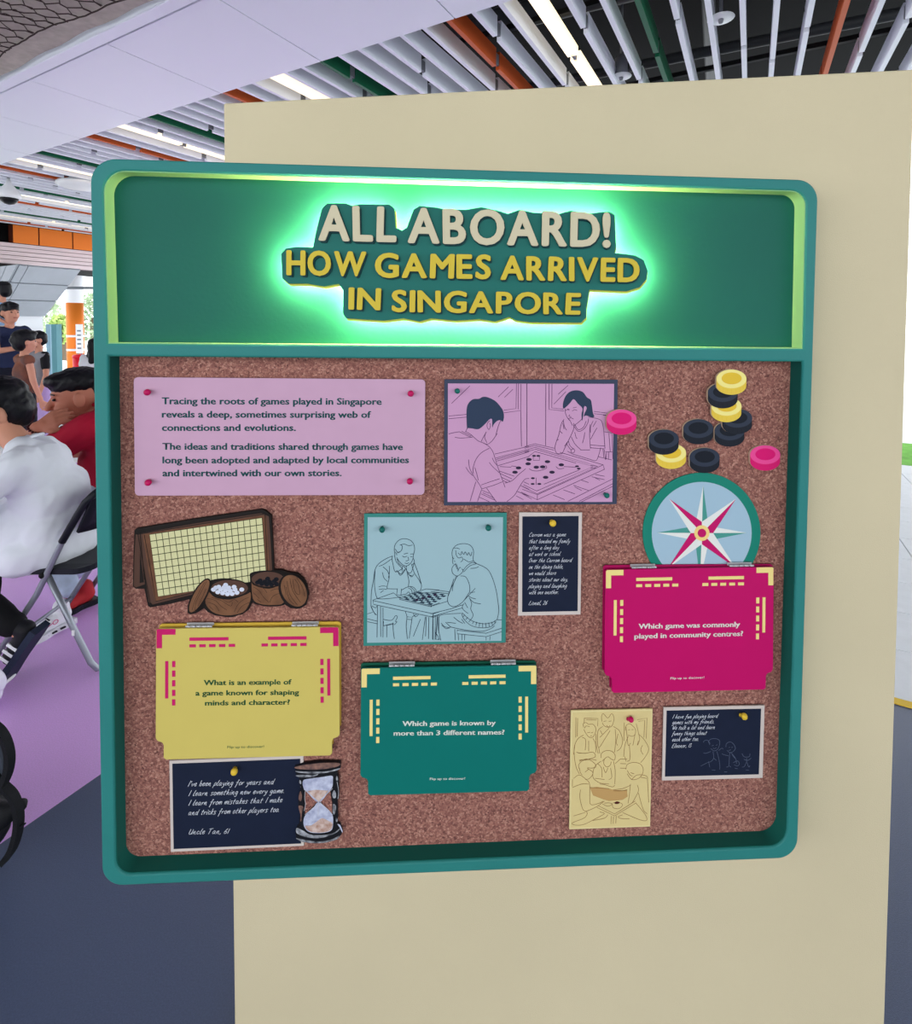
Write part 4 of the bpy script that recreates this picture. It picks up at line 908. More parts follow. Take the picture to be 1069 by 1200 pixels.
# ---- go board cut-out -------------------------------------------------
ZG = ((140, 580), 4.454); w = -.0215
go = '78,186 84,178 96,175 400,125 740,76 758,80 792,108 800,250 806,392 850,394 880,405 930,412 960,438 978,470 988,520 975,575 935,595 895,592 862,572 800,582 735,575 692,562 675,600 640,625 560,638 500,630 462,612 442,592 400,618 370,625 355,615 356,580 366,545 270,568 160,588 148,578 130,490 85,490 70,478 72,330'
gb = Thing('go_board_cutout', [zp(*map(float, p.split(',')), ZG, w) for p in go.split()], w - .006, w, mat('go_outline', (26, 20, 18), .6), 'brown folding go board with two stone bowls, printed cut-out', 'cut-out', bevel=.0003)
B1 = mat('go_brown', (112, 74, 52), .6, rgb2=(92, 60, 44), scale=60); B2 = mat('go_brown_dark', (84, 58, 48), .6); B3 = mat('go_brown_light', (128, 88, 62), .6, rgb2=(104, 70, 50), scale=50)
h = .0003
fill(gb, 'rear_leaf', '86,205 100,210 118,300 132,440 132,466 88,482 76,476 78,330', ZG, w, B2, h, False); fill(gb, 'leaf_gap', '108,300 128,455 106,460', ZG, w + h, mat('go_outline', (26, 20, 18), .6), h, False)
fill(gb, 'board_frame', '100,203 400,148 742,95 780,112 790,250 797,392 700,440 172,572 154,558 130,400', ZG, w, B2, h, False)
fill(gb, 'board_frame_inner', '120,205 400,160 748,106 768,115 786,420 480,478 188,556 150,390', ZG, w + h, B1, h, False)
gq = [(158, 205), (746, 117), (770, 440), (203, 530)]; cells = []
def gg(a, b): return tuple(Vector(gq[0]).lerp(Vector(gq[1]), a).lerp(Vector(gq[3]).lerp(Vector(gq[2]), a), b))
for i in range(18):
    for j in range(9):
        e_ = .055; f_ = .055
        r4 = [gg((i + e_) / 18, (j + f_) / 9), gg((i + 1 - e_) / 18, (j + f_) / 9), gg((i + 1 - e_) / 18, (j + 1 - f_) / 9), gg((i + e_) / 18, (j + 1 - f_) / 9)]
        cells.append([zp(x, y, ZG, w) for x, y in r4])
gb.mesh('grid_field', multi_slab([[zp(*p, ZG, w) for p in gq]], w + 2 * h, w + 3 * h), mat('go_grid', (54, 58, 34), .6))
gb.mesh('grid_squares', multi_slab(cells, w + 3 * h, w + 4 * h), mat('go_square', (208, 204, 156), .6))['kind'] = 'stuff'
art(gb, ['s100,205 400,155 760,98 785,110', 's760,98 775,420', 's97,210 130,400 160,560 175,575', 's175,575 480,498 700,450', 's130,208 165,400 190,555 480,488', 's108,195 130,440'], ZG, w + 2 * h, .0010, mat('go_outline', (26, 20, 18), .6))
def eli(cx, cy, rx, ry, rot=0, n=32): return ' '.join('%f,%f' % (cx + rx * math.cos(2 * PI * i / n) * math.cos(R_(rot)) - ry * math.sin(2 * PI * i / n) * math.sin(R_(rot)), cy + rx * math.cos(2 * PI * i / n) * math.sin(R_(rot)) + ry * math.sin(2 * PI * i / n) * math.cos(R_(rot))) for i in range(n))
OUTL = mat('go_outline', (26, 20, 18), .6); ww = w + 4 * h
def bowl(cx, cy, rx, ry, body, stones, sm_):
    fill(gb, 'bowl_edge', body[0], ZG, ww, OUTL, h); b = fill(gb, 'bowl', body[1], ZG, ww + h, B3, h)
    fill(gb, 'bowl_rim', eli(cx, cy, rx, ry), ZG, ww + 2 * h, OUTL, h, False); fill(gb, 'bowl_inside', eli(cx, cy, rx - 7, ry - 5), ZG, ww + 3 * h, B2, h, False)
    st = []
    for x, y in stones: st.append([zp(*map(float, p.split(',')), ZG, ww) for p in eli(x, y, 13, 11, 0, 12).split()][::-1])
    gb.mesh('stones', multi_slab(st, ww + 4 * h, ww + 5 * h), sm_)['kind'] = 'stuff'
    art(gb, [], ZG, ww, .001, OUTL) if False else None
bowl(775, 440, 92, 44, ('682,440 690,405 780,395 870,420 872,560 800,582 735,575 690,548', '690,445 700,470 780,490 862,470 858,560 800,574 735,568 697,540'), [(722, 455), (745, 462), (770, 465), (795, 466), (820, 462), (735, 445), (760, 450), (785, 452), (810, 448), (775, 435), (820, 438)], mat('stone_black', (22, 24, 30), .3))
bowl(575, 487, 103, 48, ('450,480 480,445 575,436 680,470 692,530 675,590 610,632 550,636 470,605 442,560', '458,500 500,535 580,545 660,520 685,510 680,560 645,612 560,628 490,612 450,565'), [(493, 492), (515, 505), (540, 510), (565, 515), (590, 514), (615, 508), (640, 492), (505, 482), (530, 490), (555, 495), (580, 498), (605, 492), (520, 478), (548, 480), (572, 482), (600, 478), (556, 468)], mat('stone_white', (212, 216, 232), .4))
fill(gb, 'lid_edge', eli(417, 528, 37, 104, 29), ZG, ww + 5 * h, OUTL, h, False); fill(gb, 'lid', eli(417, 527, 29, 96, 29), ZG, ww + 6 * h, B3, h, False)
fill(gb, 'lid_edge', eli(908, 503, 72, 96, -28), ZG, ww + 5 * h, OUTL, h, False); fill(gb, 'lid', eli(911, 500, 62, 87, -28), ZG, ww + 6 * h, B3, h, False)
art(gb, ['395,610 400,560 430,500 455,450', '380,600 395,550 425,490 445,455', '410,580 430,540 452,490', '875,450 890,520 930,575', '890,435 905,500 945,560', '905,440 915,500 940,520 935,470 915,440', '870,480 885,540 910,570', '925,430 955,480 968,530', '860,470 870,520'], ZG, ww + 7 * h, .0007, mat('grain_dark', (60, 38, 26), .6))
art(gb, ['460,540 500,550 530,580 560,600', '465,560 500,575 520,605', '480,535 530,550 580,580 590,560', '600,610 620,570 650,545 675,535', '615,615 640,580 680,560', '470,580 490,600', '540,545 570,560 600,545 620,560', '700,480 730,500 750,530 780,560', '710,470 750,485 770,510', '785,560 800,530 830,515 850,520', '700,510 730,540', '790,500 820,490 850,495', '720,545 740,560'], ZG, ww + 2 * h, .0007, mat('grain_dark', (60, 38, 26), .6))
# ================================================================== PEOPLE, CHAIRS, BAGS
SKIN = mat('skin', (196, 140, 116), .55, vary=.04, scale=12); SKIN2 = mat('skin_tan', (176, 112, 92), .55, vary=.04, scale=12)
HAIRB = mat('hair_black', (14, 14, 20), .45, bump=.5, bscale=160)
def add_caps(bm, p0, p1, r0, r1, n=12, fl=1.0):
    p0, p1 = Vector(p0), Vector(p1); ax = p1 - p0; L = ax.length; ax = ax.normalized() if L > 1e-6 else Vector((0, 0, 1))
    a = ax.orthogonal().normalized(); b = ax.cross(a); rings = []
    for t in [-90, -60, -30, 0]: rings.append((p0 + ax * r0 * math.sin(R_(t)), r0 * math.cos(R_(t))))
    for t in [0, 30, 60, 90]: rings.append((p1 + ax * r1 * math.sin(R_(t)), r1 * math.cos(R_(t))))
    vs_ = [[bm.verts.new(c + (a * math.cos(2 * PI * k / n) + b * math.sin(2 * PI * k / n)) * max(r, 1e-4)) for k in range(n)] for c, r in rings]
    for i in range(len(vs_) - 1):
        for k in range(n): bm.faces.new((vs_[i][k], vs_[i][(k + 1) % n], vs_[i + 1][(k + 1) % n], vs_[i + 1][k]))
    bm.faces.new(vs_[0][::-1]); bm.faces.new(vs_[-1])
def blob(name, prims, voxel, m, parent, smooth_it=6, wob=0.0, wscale=8.0, seed=0):
    """one continuous surface grown around tapered limbs and ellipsoids"""
    bm = bmesh.new()
    for p in prims:
        if p[0] == 'c': add_caps(bm, p[1], p[2], p[3], p[4])
        else: add_ball(bm, p[1], 1.0, 3, p[2], p[3] if len(p) > 3 else None)
    me = bm_mesh(bm); o = bpy.data.objects.new('tmp', me); COL.objects.link(o)
    r = o.modifiers.new('r', 'REMESH'); r.mode = 'VOXEL'; r.voxel_size = voxel
    s = o.modifiers.new('s', 'SMOOTH'); s.iterations = smooth_it; s.factor = .5
    dg = bpy.context.evaluated_depsgraph_get(); me2 = bpy.data.meshes.new_from_object(o.evaluated_get(dg))
    bpy.data.objects.remove(o); bpy.data.meshes.remove(me)
    if wob:
        ns_ = [v.normal.copy() for v in me2.vertices]
        for v, nn in zip(me2.vertices, ns_):
            q_ = Vector((v.co.x * wscale + v.co.z * wscale * .5, v.co.y * wscale, v.co.z * wscale * .45 + seed))
            d = noise.noise(q_) + .5 * (1 - abs(noise.noise(q_ * 2.1)) * 4) * .4
            v.co += nn * wob * d
    smooth(me2); return link(name, me2, m, parent)
def head_prims(c, s, rot=None):
    c = Vector(c); R = rot or Matrix.Identity(3); P3 = lambda x, y, z: c + R @ Vector((x * s, y * s, z * s)); E = lambda a, b, d: (a * s, b * s, d * s)
    return [('e', P3(-.008, 0, .022), E(.1, .078, .1), R), ('e', P3(.03, 0, -.05), E(.062, .056, .07), R), ('e', P3(.05, 0, -.085), E(.035, .032, .028), R), ('c', P3(.088, 0, .012), P3(.108, 0, -.022), .010 * s, .0165 * s),
            ('e', P3(.078, 0, -.052), E(.022, .026, .014), R), ('e', P3(.075, 0, .03), E(.02, .05, .012), R),
            ('e', P3(-.005, .085, -.004), E(.021, .014, .035), R), ('e', P3(-.005, -.085, -.004), E(.021, .014, .035), R),
            ('e', P3(.055, .035, -.03), E(.035, .028, .03), R), ('e', P3(.055, -.035, -.03), E(.035, .028, .03), R)]
def hair_short(c, s, rot=None, full=1.0):
    c = Vector(c); R = rot or Matrix.Identity(3); P3 = lambda x, y, z: c + R @ Vector((x * s, y * s, z * s)); E = lambda a, b, d: (a * s, b * s, d * s)
    return [('e', P3(-.014, 0, .058), E(.104, .088, .084), R), ('e', P3(-.05, 0, .01), E(.07, .084, .085 * full), R), ('e', P3(.055, 0, .095), E(.05, .06, .028), R)]
def hand(w_, d, up, s=1.0, curl=.5, side=1):
    """palm and five fingers; w_ wrist, d pointing direction, up = back of the hand"""
    w_, d, up = Vector(w_), Vector(d).normalized(), Vector(up).normalized(); up = (up - d * up.dot(d)).normalized(); sd = d.cross(up) * side
    pr = [('c', w_, w_ + d * .03 * s, .024 * s, .026 * s)]
    for k, (o_, L) in enumerate(((-.034, .062), (-.0115, .075), (.0115, .07), (.034, .055))):
        k0 = w_ + d * .085 * s + sd * o_ * s; pr.append(('c', w_ + d * .02 * s + sd * o_ * .5 * s, k0, .017 * s, .0125 * s))
        m1 = k0 + (d * math.cos(curl) - up * math.sin(curl)) * L * .5 * s; m2 = m1 + (d * math.cos(curl * 2.2) - up * math.sin(curl * 2.2)) * L * .5 * s
        pr += [('c', k0, m1, .0092 * s, .0084 * s), ('c', m1, m2, .0084 * s, .0068 * s)]
    t0 = w_ + d * .03 * s - sd * .025 * s; t1 = t0 + (d * .6 - sd * .7).normalized() * .04 * s; t2 = t1 + (d * .9 - sd * .1 - up * .3).normalized() * .032 * s
    return pr + [('c', t0, t1, .014 * s, .011 * s), ('c', t1, t2, .011 * s, .008 * s)]
def face_bits(root, c, s, rot=None):
    c = Vector(c); R = rot or Matrix.Identity(3)
    for sg in (1, -1):
        p = c + R @ Vector((.083 * s, .034 * sg * s, .012 * s)); bm = bmesh.new(); add_ball(bm, p, .011 * s, 2, (.7, 1.2, .6), R); link('eye', bm_mesh(bm, sm=True), mat('eye_dark', (36, 26, 24), .3), root)
        bm = bmesh.new(); add_caps(bm, c + R @ Vector((.09 * s, .018 * sg * s, .035 * s)), c + R @ Vector((.078 * s, .055 * sg * s, .034 * s)), .004 * s, .003 * s, 6); link('eyebrow', bm_mesh(bm, sm=True), HAIRB, root)
    bm = bmesh.new(); add_caps(bm, c + R @ Vector((.098 * s, -.02 * s, -.053 * s)), c + R @ Vector((.098 * s, .02 * s, -.053 * s)), .005 * s, .005 * s, 6); link('mouth', bm_mesh(bm, sm=True), mat('lips', (150, 84, 78), .5), root)
# ---- folding chairs ------------------------------------------------
TUBEM = mat('chair_tube', (138, 142, 152), .35, metal=.55); BLK = mat('chair_plastic', (24, 26, 34), .4); CAP = mat('foot_cap', (10, 10, 12), .6)
def chair(x, y, label):
    """folding chair, front towards local +x; origin on the floor under the middle"""
    e = empty('folding_chair', (x, y, 0), PI); tag(e, label, 'chair', 'black folding chairs')
    hw = .205; back = [(-.245 + .0, .455), ]
    for sg in (1, -1):
        l = hw * sg
        link('front_leg', tube([(.25, l, .012), (.02, l, .36), (-.02, l, .44), (-.11, l, .62), (-.16, l, .70)], .0125, 12), TUBEM, e)
        link('sleeve', tube([(-.095, l, .592), (-.165, l, .71), (-.20, l, .765), (-.235, l * .97, .80), (-.245, l * .86, .812), (-.247, l * .6, .815)], .0155, 12), BLK, e)
        link('rear_leg', tube([(-.015, l * .94, .45), (-.12, l * .94, .22), (-.2, l * .94, .05), (-.225, l * .92, .02), (-.235, l * .78, .012)], .0125, 12), TUBEM, e)
        link('foot_cap', tube([(.262, l, .004), (.235, l, .04)], .016, 10), CAP, e)
        link('pivot', tube([(-.012, l * 1.07, .448), (-.012, l * .9, .448)], .012, 10), CAP, e)
    link('rear_foot_bar', tube([(-.235, hw * .78, .012), (-.235, -hw * .78, .012)], .0125, 12), TUBEM, e)
    link('front_bar', tube([(.17, hw, .13), (.17, -hw, .13)], .009, 10), TUBEM, e)
    bm = bmesh.new(); n = 10; g = []
    for i in range(n + 1):
        t = i / n * 2 - 1; row = []
        for j in range(5):
            z = .635 + .18 * j / 4; row.append(bm.verts.new((-.165 - (z - .66) * .45 - .035 * (1 - t * t), t * hw * .98, z - .02 * (1 - t * t) * (j < 1) + .0)))
        g.append(row)
    for i in range(n):
        for j in range(4): bm.faces.new((g[i][j], g[i + 1][j], g[i + 1][j + 1], g[i][j + 1]))
    bk = link('backrest', bm_mesh(bm, sm=True), BLK, e); md = bk.modifiers.new('t', 'SOLIDIFY'); md.thickness = .014
    bm = bmesh.new(); ol = rrect(-.2, -.195, .2, .195, (.07,) * 4, 5); a = [bm.verts.new((q_[0], q_[1], .435 + .012 * abs(q_[0] / .2))) for q_ in ol]; b = [bm.verts.new((q_[0], q_[1], .46 + .012 * abs(q_[0] / .2))) for q_ in ol]
    bm.faces.new(a[::-1]); bm.faces.new(b)
    for i in range(len(ol)): bm.faces.new((a[i], a[(i + 1) % len(ol)], b[(i + 1) % len(ol)], b[i]))
    link('seat', bm_mesh(bm), BLK, e); return e
ch1 = chair(-1.80, 2.455, 'black folding chair with grey tube legs under the man in the white shirt')
link('leg_sticker', box(-.006, .006, 0, .002, -.012, .012), mat('sticker_white', (224, 224, 226), .6), ch1).location = (-.135, -.205 * .94 * -1 + .0128, .19)
chair(-1.80, 3.06, 'black folding chair under the man in the red shirt')
# ---- man in white ---------------------------------------------------
def shoe(root, toe, heel, m, sole_m, s=1.0, roll=0.0, name='shoe', stripes=None, tops=.07):
    toe, heel = Vector(toe), Vector(heel); d = (toe - heel).normalized(); up = Vector((0, 0, 1)); up = (up - d * up.dot(d)).normalized(); sd = up.cross(d); L = (toe - heel).length
    R3 = Matrix((d, sd, up)).transposed(); M4 = Matrix.Translation(heel) @ R3.to_4x4()
    so = [(0, .030), (.0, .036), (.15, .04), (.45, .036), (.7, .048), (.9, .042), (1, .018)]
    pts = [(a * L, b * s) for a, b in so] + [(a * L, -b * s) for a, b in so[::-1]]
    pts = catmull(pts, 3, True)
    bm = bmesh.new(); a = [bm.verts.new((x, y, 0)) for x, y in pts]; b = [bm.verts.new((x, y, .028)) for x, y in pts]; bm.faces.new(a); bm.faces.new(b[::-1])
    for i in range(len(pts)): bm.faces.new((a[i], a[(i + 1) % len(pts)], b[(i + 1) % len(pts)], b[i]))
    me = bm_mesh(bm); me.transform(M4); sh = link(name + '_sole', me, sole_m, root)
    pr = [('c', (.04, 0, .06), (.05, 0, .08), .038, .036), ('c', (.05, 0, .05), (.17, 0, .045), .036, .036), ('e', (L - .05, 0, .035), (.048, .04, .026))]
    if tops: pr.append(('c', (.045, 0, .08), (.05, 0, .08 + tops * .5), .036, .038))
    o = blob(name, pr, .008, m, root, 4); o.data.transform(M4); return M4, o, sh
W_ = empty('person', (-1.87, 2.42, 0), PI); tag(W_, 'seated man seen from behind in a loose white T-shirt and black trousers', 'person')
hc = (.245, -.005, 1.125); hr = Matrix.Rotation(R_(38), 3, 'Z') @ Matrix.Rotation(R_(18), 3, 'Y')
def twist(prims, deg, z0=.55, z1=.95, ax=.02):
    """turn the upper body about the spine"""
    out = []
    def tp(v):
        v = Vector(v); v.z -= .045 * max(0, min(1, (v.z - .6) / .35)); a = R_(deg) * max(0, min(1, (v.z - z0) / (z1 - z0))); R = Matrix.Rotation(a, 3, 'Z'); q = R @ (v - Vector((ax, 0, 0))); return q + Vector((ax, 0, 0)), R
    for p in prims:
        if p[0] == 'c': out.append(('c', tp(p[1])[0], tp(p[2])[0], p[3], p[4]))
        else: q, R = tp(p[1]); out.append(('e', q, p[2], R @ (p[3] if len(p) > 3 else Matrix.Identity(3))))
    return out
arm = lambda sg, el, wr: [('c', (.10, .19 * sg, .985), el, .05, .043), ('c', el, wr, .041, .028)]
hl, to = atY(50, 738, 2.20), atY(-8, 822, 2.20)
def loc(o, p): q_ = Vector(p) - o.location; return Vector((-q_.x, -q_.y, q_.z))
_h, _t = loc(W_, hl), loc(W_, to); _d = (_t - _h).normalized(); _u = Vector((0, 0, 1)); _u = (_u - _d * _u.dot(_d)).normalized()
ANK = _h + _d * .055 + _u * .10
wl = ((.34, .27, .72), (.56, .12, .74)); wr_ = ((.34, -.27, .72), (.56, -.12, .74))
legs = [('c', (0, .09, .54), (.40, .18, .50), .085, .062), ('c', (.40, .18, .50), ANK + _u * .02, .056, .040), ('c', (0, -.09, .54), (.44, -.13, .54), .085, .06), ('c', (.44, -.13, .54), (.44, -.13, .10), .056, .035)]
torso = [('e', (0, 0, .56), (.13, .17, .12)), ('e', (.02, 0, .72), (.115, .15, .15)), ('e', (.07, 0, .90), (.11, .17, .14)), ('c', (.09, .14, .985), (.09, -.14, .985), .055, .055)]
body = twist(torso, 30) + legs + twist(arm(1, *wl) + arm(-1, *wr_), 30, .5, .9) + [('c', (.10, .02, .95), (.22, 0, 1.05), .058, .055)] + head_prims(hc, 1.12, hr) + twist(hand(wl[1], (1, -.4, 0), (0, 0, 1), 1, .4) + hand(wr_[1], (1, .4, 0), (0, 0, 1), 1, .4, -1), 30, .5, .9) \
    + [('c', ANK + _u * .02, ANK - _u * .04, .036, .034), ('c', (.44, -.13, .1), (.5, -.14, .05), .035, .03)]
blob('body', body, .0075, SKIN, W_, 5)
TEE = mat('tee_white', (218, 221, 230), .85)
tee = [('e', (-.01, 0, .54), (.165, .20, .125)), ('e', (-.015, 0, .62), (.155, .19, .14)), ('e', (.01, 0, .76), (.15, .185, .16)), ('e', (.06, 0, .90), (.14, .195, .135)), ('c', (.085, .15, .985), (.085, -.15, .985), .066, .066), ('c', (.10, .04, 1.0), (.10, -.04, 1.0), .075, .075)]
tee += [('e', (.05, 0, .98), (.10, .13, .075))]
for sg in (1, -1): tee += [('c', (.10, .18 * sg, .975), (.25, .245 * sg, .80), .072, .078)]
tee = twist(tee, 30) + [('e', (.06, .03, .52), (.21, .20, .125)), ('e', (.10, .02, .62), (.19, .19, .15))]
blob('t_shirt', tee, .011, TEE, W_, 5, .015, 9.0, 3)
blob('collar', [('c', (.115 + .066 * math.cos(a), .01 + .066 * math.sin(a), 0.998 - .028 * math.cos(a)), (.115 + .066 * math.cos(a + .4), .01 + .066 * math.sin(a + .4), 0.998 - .028 * math.cos(a + .4)), .008, .008) for a in [i * .3927 for i in range(16)]], .005, TEE, W_, 2)
blob('hair', hair_short(hc, 1.17, hr, 1.15), .008, HAIRB, W_, 3, .006, 40)
face_bits(W_, hc, 1.12, hr)
TRS = mat('trousers_black', (12, 12, 16), .8)
blob('trousers', [('c', a[1], a[2], a[3] + .012, a[4] + .014) for a in legs] + [('e', (0, 0, .52), (.15, .18, .09))], .011, TRS, W_, 4, .006, 12)
SB = mat('sneaker_black', (22, 22, 28), .6); SOL = mat('sole_navy', (30, 38, 58), .55)
M4, so1, so2 = shoe(W_, loc(W_, to), loc(W_, hl), SB, SOL, 1.15, tops=.03)
L = (to - hl).length
for i in range(3):
    x = .10 + .032 * i; me = box(x, x + .014, .030, .0345, .022, .078); me.transform(M4 @ Matrix.Shear('XZ', 4, (0, 0)) if False else M4); link('side_stripe', me, mat('stripe_white', (222, 222, 226), .6), W_)
me = box(.0, L * .96, -.05, .05, .024, .034, .003); me.transform(M4)
bm = bmesh.new()
for i in range(4): add_ball(bm, (L - .035 - i * .027, .0, -.002), 1, 2, (.011, .04, .008))
me = bm_mesh(bm, sm=True); me.transform(M4); link('sole_pads', me, mat('stripe_white', (222, 222, 226), .6), W_)['kind'] = 'stuff'
# far foot, flat on the floor
shoe(W_, (.66, -.15, .0), (.40, -.13, .0), SB, SOL, 1.0, tops=.06)
# ---- man in red -----------------------------------------------------
RM = empty('person', (-1.93, 3.04, 0), PI); tag(RM, 'seated man in a red polo shirt resting his chin on his hand', 'person')
q_ = atY(91, 466, 2.98); hc = (-(q_.x + 1.93), -(2.98 - 3.04), q_.z); hs = 1.27; hr = Matrix.Rotation(R_(36), 3, 'Z') @ Matrix.Rotation(R_(8), 3, 'Y')
mo = Vector(hc) + hr @ Vector((.10 * hs, .0, -.06 * hs)); wv = loc(RM, atY(44, 502, 2.76)); tipv = loc(RM, atY(74, 485, 2.78)); ev = Vector((.42, .22, .76))
sh = Vector((.02, .24, .99))
legs = [('c', (0, .11, .55), (.44, .22, .55), .105, .075), ('c', (.44, .22, .55), (.12, .30, .14), .06, .04), ('c', (0, -.11, .55), (.46, -.1, .55), .105, .075), ('c', (.46, -.1, .55), (.25, .06, .12), .06, .04)]
fdir = (tipv - wv).normalized()
body = [('e', (0, 0, .58), (.16, .2, .14)), ('e', (.04, 0, .74), (.17, .19, .17)), ('e', (.04, 0, .92), (.14, .2, .14)), ('c', (.03, .17, 1.0), (.03, -.17, 1.0), .065, .065)] + legs \
    + [('c', (.04, 0, 1.0), (hc[0] - .03, 0, hc[2] - .09), .088, .08), ('c', sh, ev, .062, .052), ('c', ev, wv, .052, .038), ('c', (.02, -.24, .99), (.3, -.26, .74), .062, .052), ('c', (.3, -.26, .74), (.55, -.1, .75), .05, .03)] + head_prims(hc, hs, hr) \
    + [('e', Vector(hc) + Vector((.01, 0, -.10)), (.08, .085, .05))] + hand(wv, fdir, (-.15, .8, .55), 1.15, .35, -1) + hand((.55, -.1, .75), (1, .4, 0), (0, 0, 1), 1.1, .4, -1)
blob('body', body, .0062, SKIN2, RM, 3)
RED = mat('polo_red', (172, 22, 52), .8)
tee = [('e', (-.03, .02, .84), (.19, .215, .2)), ('e', (-.01, 0, .58), (.185, .225, .14)), ('e', (.03, 0, .74), (.19, .215, .18)), ('e', (.03, 0, .91), (.16, .225, .15)), ('c', (.02, .19, .99), (.02, -.19, .99), .08, .08), ('c', (.03, .05, 1.02), (.03, -.05, 1.02), .095, .095)]
for sg, e_ in ((1, ev), (-1, Vector((.3, -.26, .74)))):
    s0 = Vector((.02, .23 * sg, .98)); tee.append(('c', s0, s0.lerp(e_, .62), .085, .08))
blob('polo_shirt', tee, .012, RED, RM, 4, .012, 8, 9)
blob('collar', [('c', (.05 + .1 * math.cos(a), .1 * math.sin(a), 1.09 - .02 * math.cos(a)), (.05 + .1 * math.cos(a + .4), .1 * math.sin(a + .4), 1.09 - .02 * math.cos(a + .4)), .014, .014) for a in [i * .3927 for i in range(16)]], .008, RED, RM, 2)
def hair_cut(c, s, R):
    P3 = lambda x, y, z: Vector(c) + R @ Vector((x * s, y * s, z * s)); E = lambda a, b, d: (a * s, b * s, d * s)
    return [('e', P3(-.012, 0, .072), E(.108, .088, .066), R), ('e', P3(.05, 0, .09), E(.062, .066, .036), R), ('e', P3(-.07, 0, .03), E(.045, .07, .05), R)]
blob('hair', hair_cut(hc, hs, hr), .008, HAIRB, RM, 3, .005, 40)
face_bits(RM, hc, hs, hr)
JE = mat('jeans_light', (176, 190, 212), .85, vary=.1, scale=30)
blob('jeans', [('c', a[1], a[2], a[3] + .012, a[4] + .016) for a in legs] + [('e', (0, 0, .54), (.175, .21, .1))], .012, JE, RM, 4, .006, 12)
bm = bmesh.new(); ax = (ev - wv).normalized(); a_ = ax.orthogonal().normalized(); b_ = ax.cross(a_); cb_ = wv - ax * .002
for i in range(18):
    t = 2 * PI * i / 18; add_ball(bm, cb_ + (a_ * math.cos(t) + b_ * math.sin(t)) * .043, .0075, 1)
link('bead_bracelet', bm_mesh(bm, sm=True), mat('bead_dark', (60, 16, 22), .4), RM)['kind'] = 'stuff'
WS = mat('sneaker_white', (226, 228, 234), .6); MID = mat('midsole_white', (216, 218, 224), .6)
t_, h_ = atZ(27, 757, 0.0), atZ(84, 728, 0.0)
M4, a1, a2 = shoe(RM, loc(RM, t_), loc(RM, h_), WS, MID, 1.15, tops=.05)
for i in range(6):
    me = box(.02 + .04 * i, .042 + .04 * i, .040, .0560 if 0 else .052, .012, .018); me.transform(M4); link('sole_dash', me, BLK, RM)
for i in range(5):
    me = tube([(.12 + .022 * i, -.028, .074 - .005 * i), (.125 + .022 * i, 0, .084 - .006 * i), (.12 + .022 * i, .028, .074 - .005 * i)], .003, 6); me.transform(M4); link('lace', me, BLK, RM)
me = tube([(.10 + .012 * math.cos(t), .0385, .058 + .010 * math.sin(t)) for t in [i * .5 for i in range(14)]] + [(.135, .037, .05)], .0018, 5); me.transform(M4); link('ribbon_mark', me, mat('mark_rose', (214, 110, 150), .6), RM)
t_, h_ = atZ(82, 716, 0.0), atZ(112, 704, 0.0)
shoe(RM, loc(RM, t_ + Vector((-.02, -.05, 0))), loc(RM, h_), mat('sneaker_red', (176, 44, 48), .6), BLK, 1.1, tops=.05)
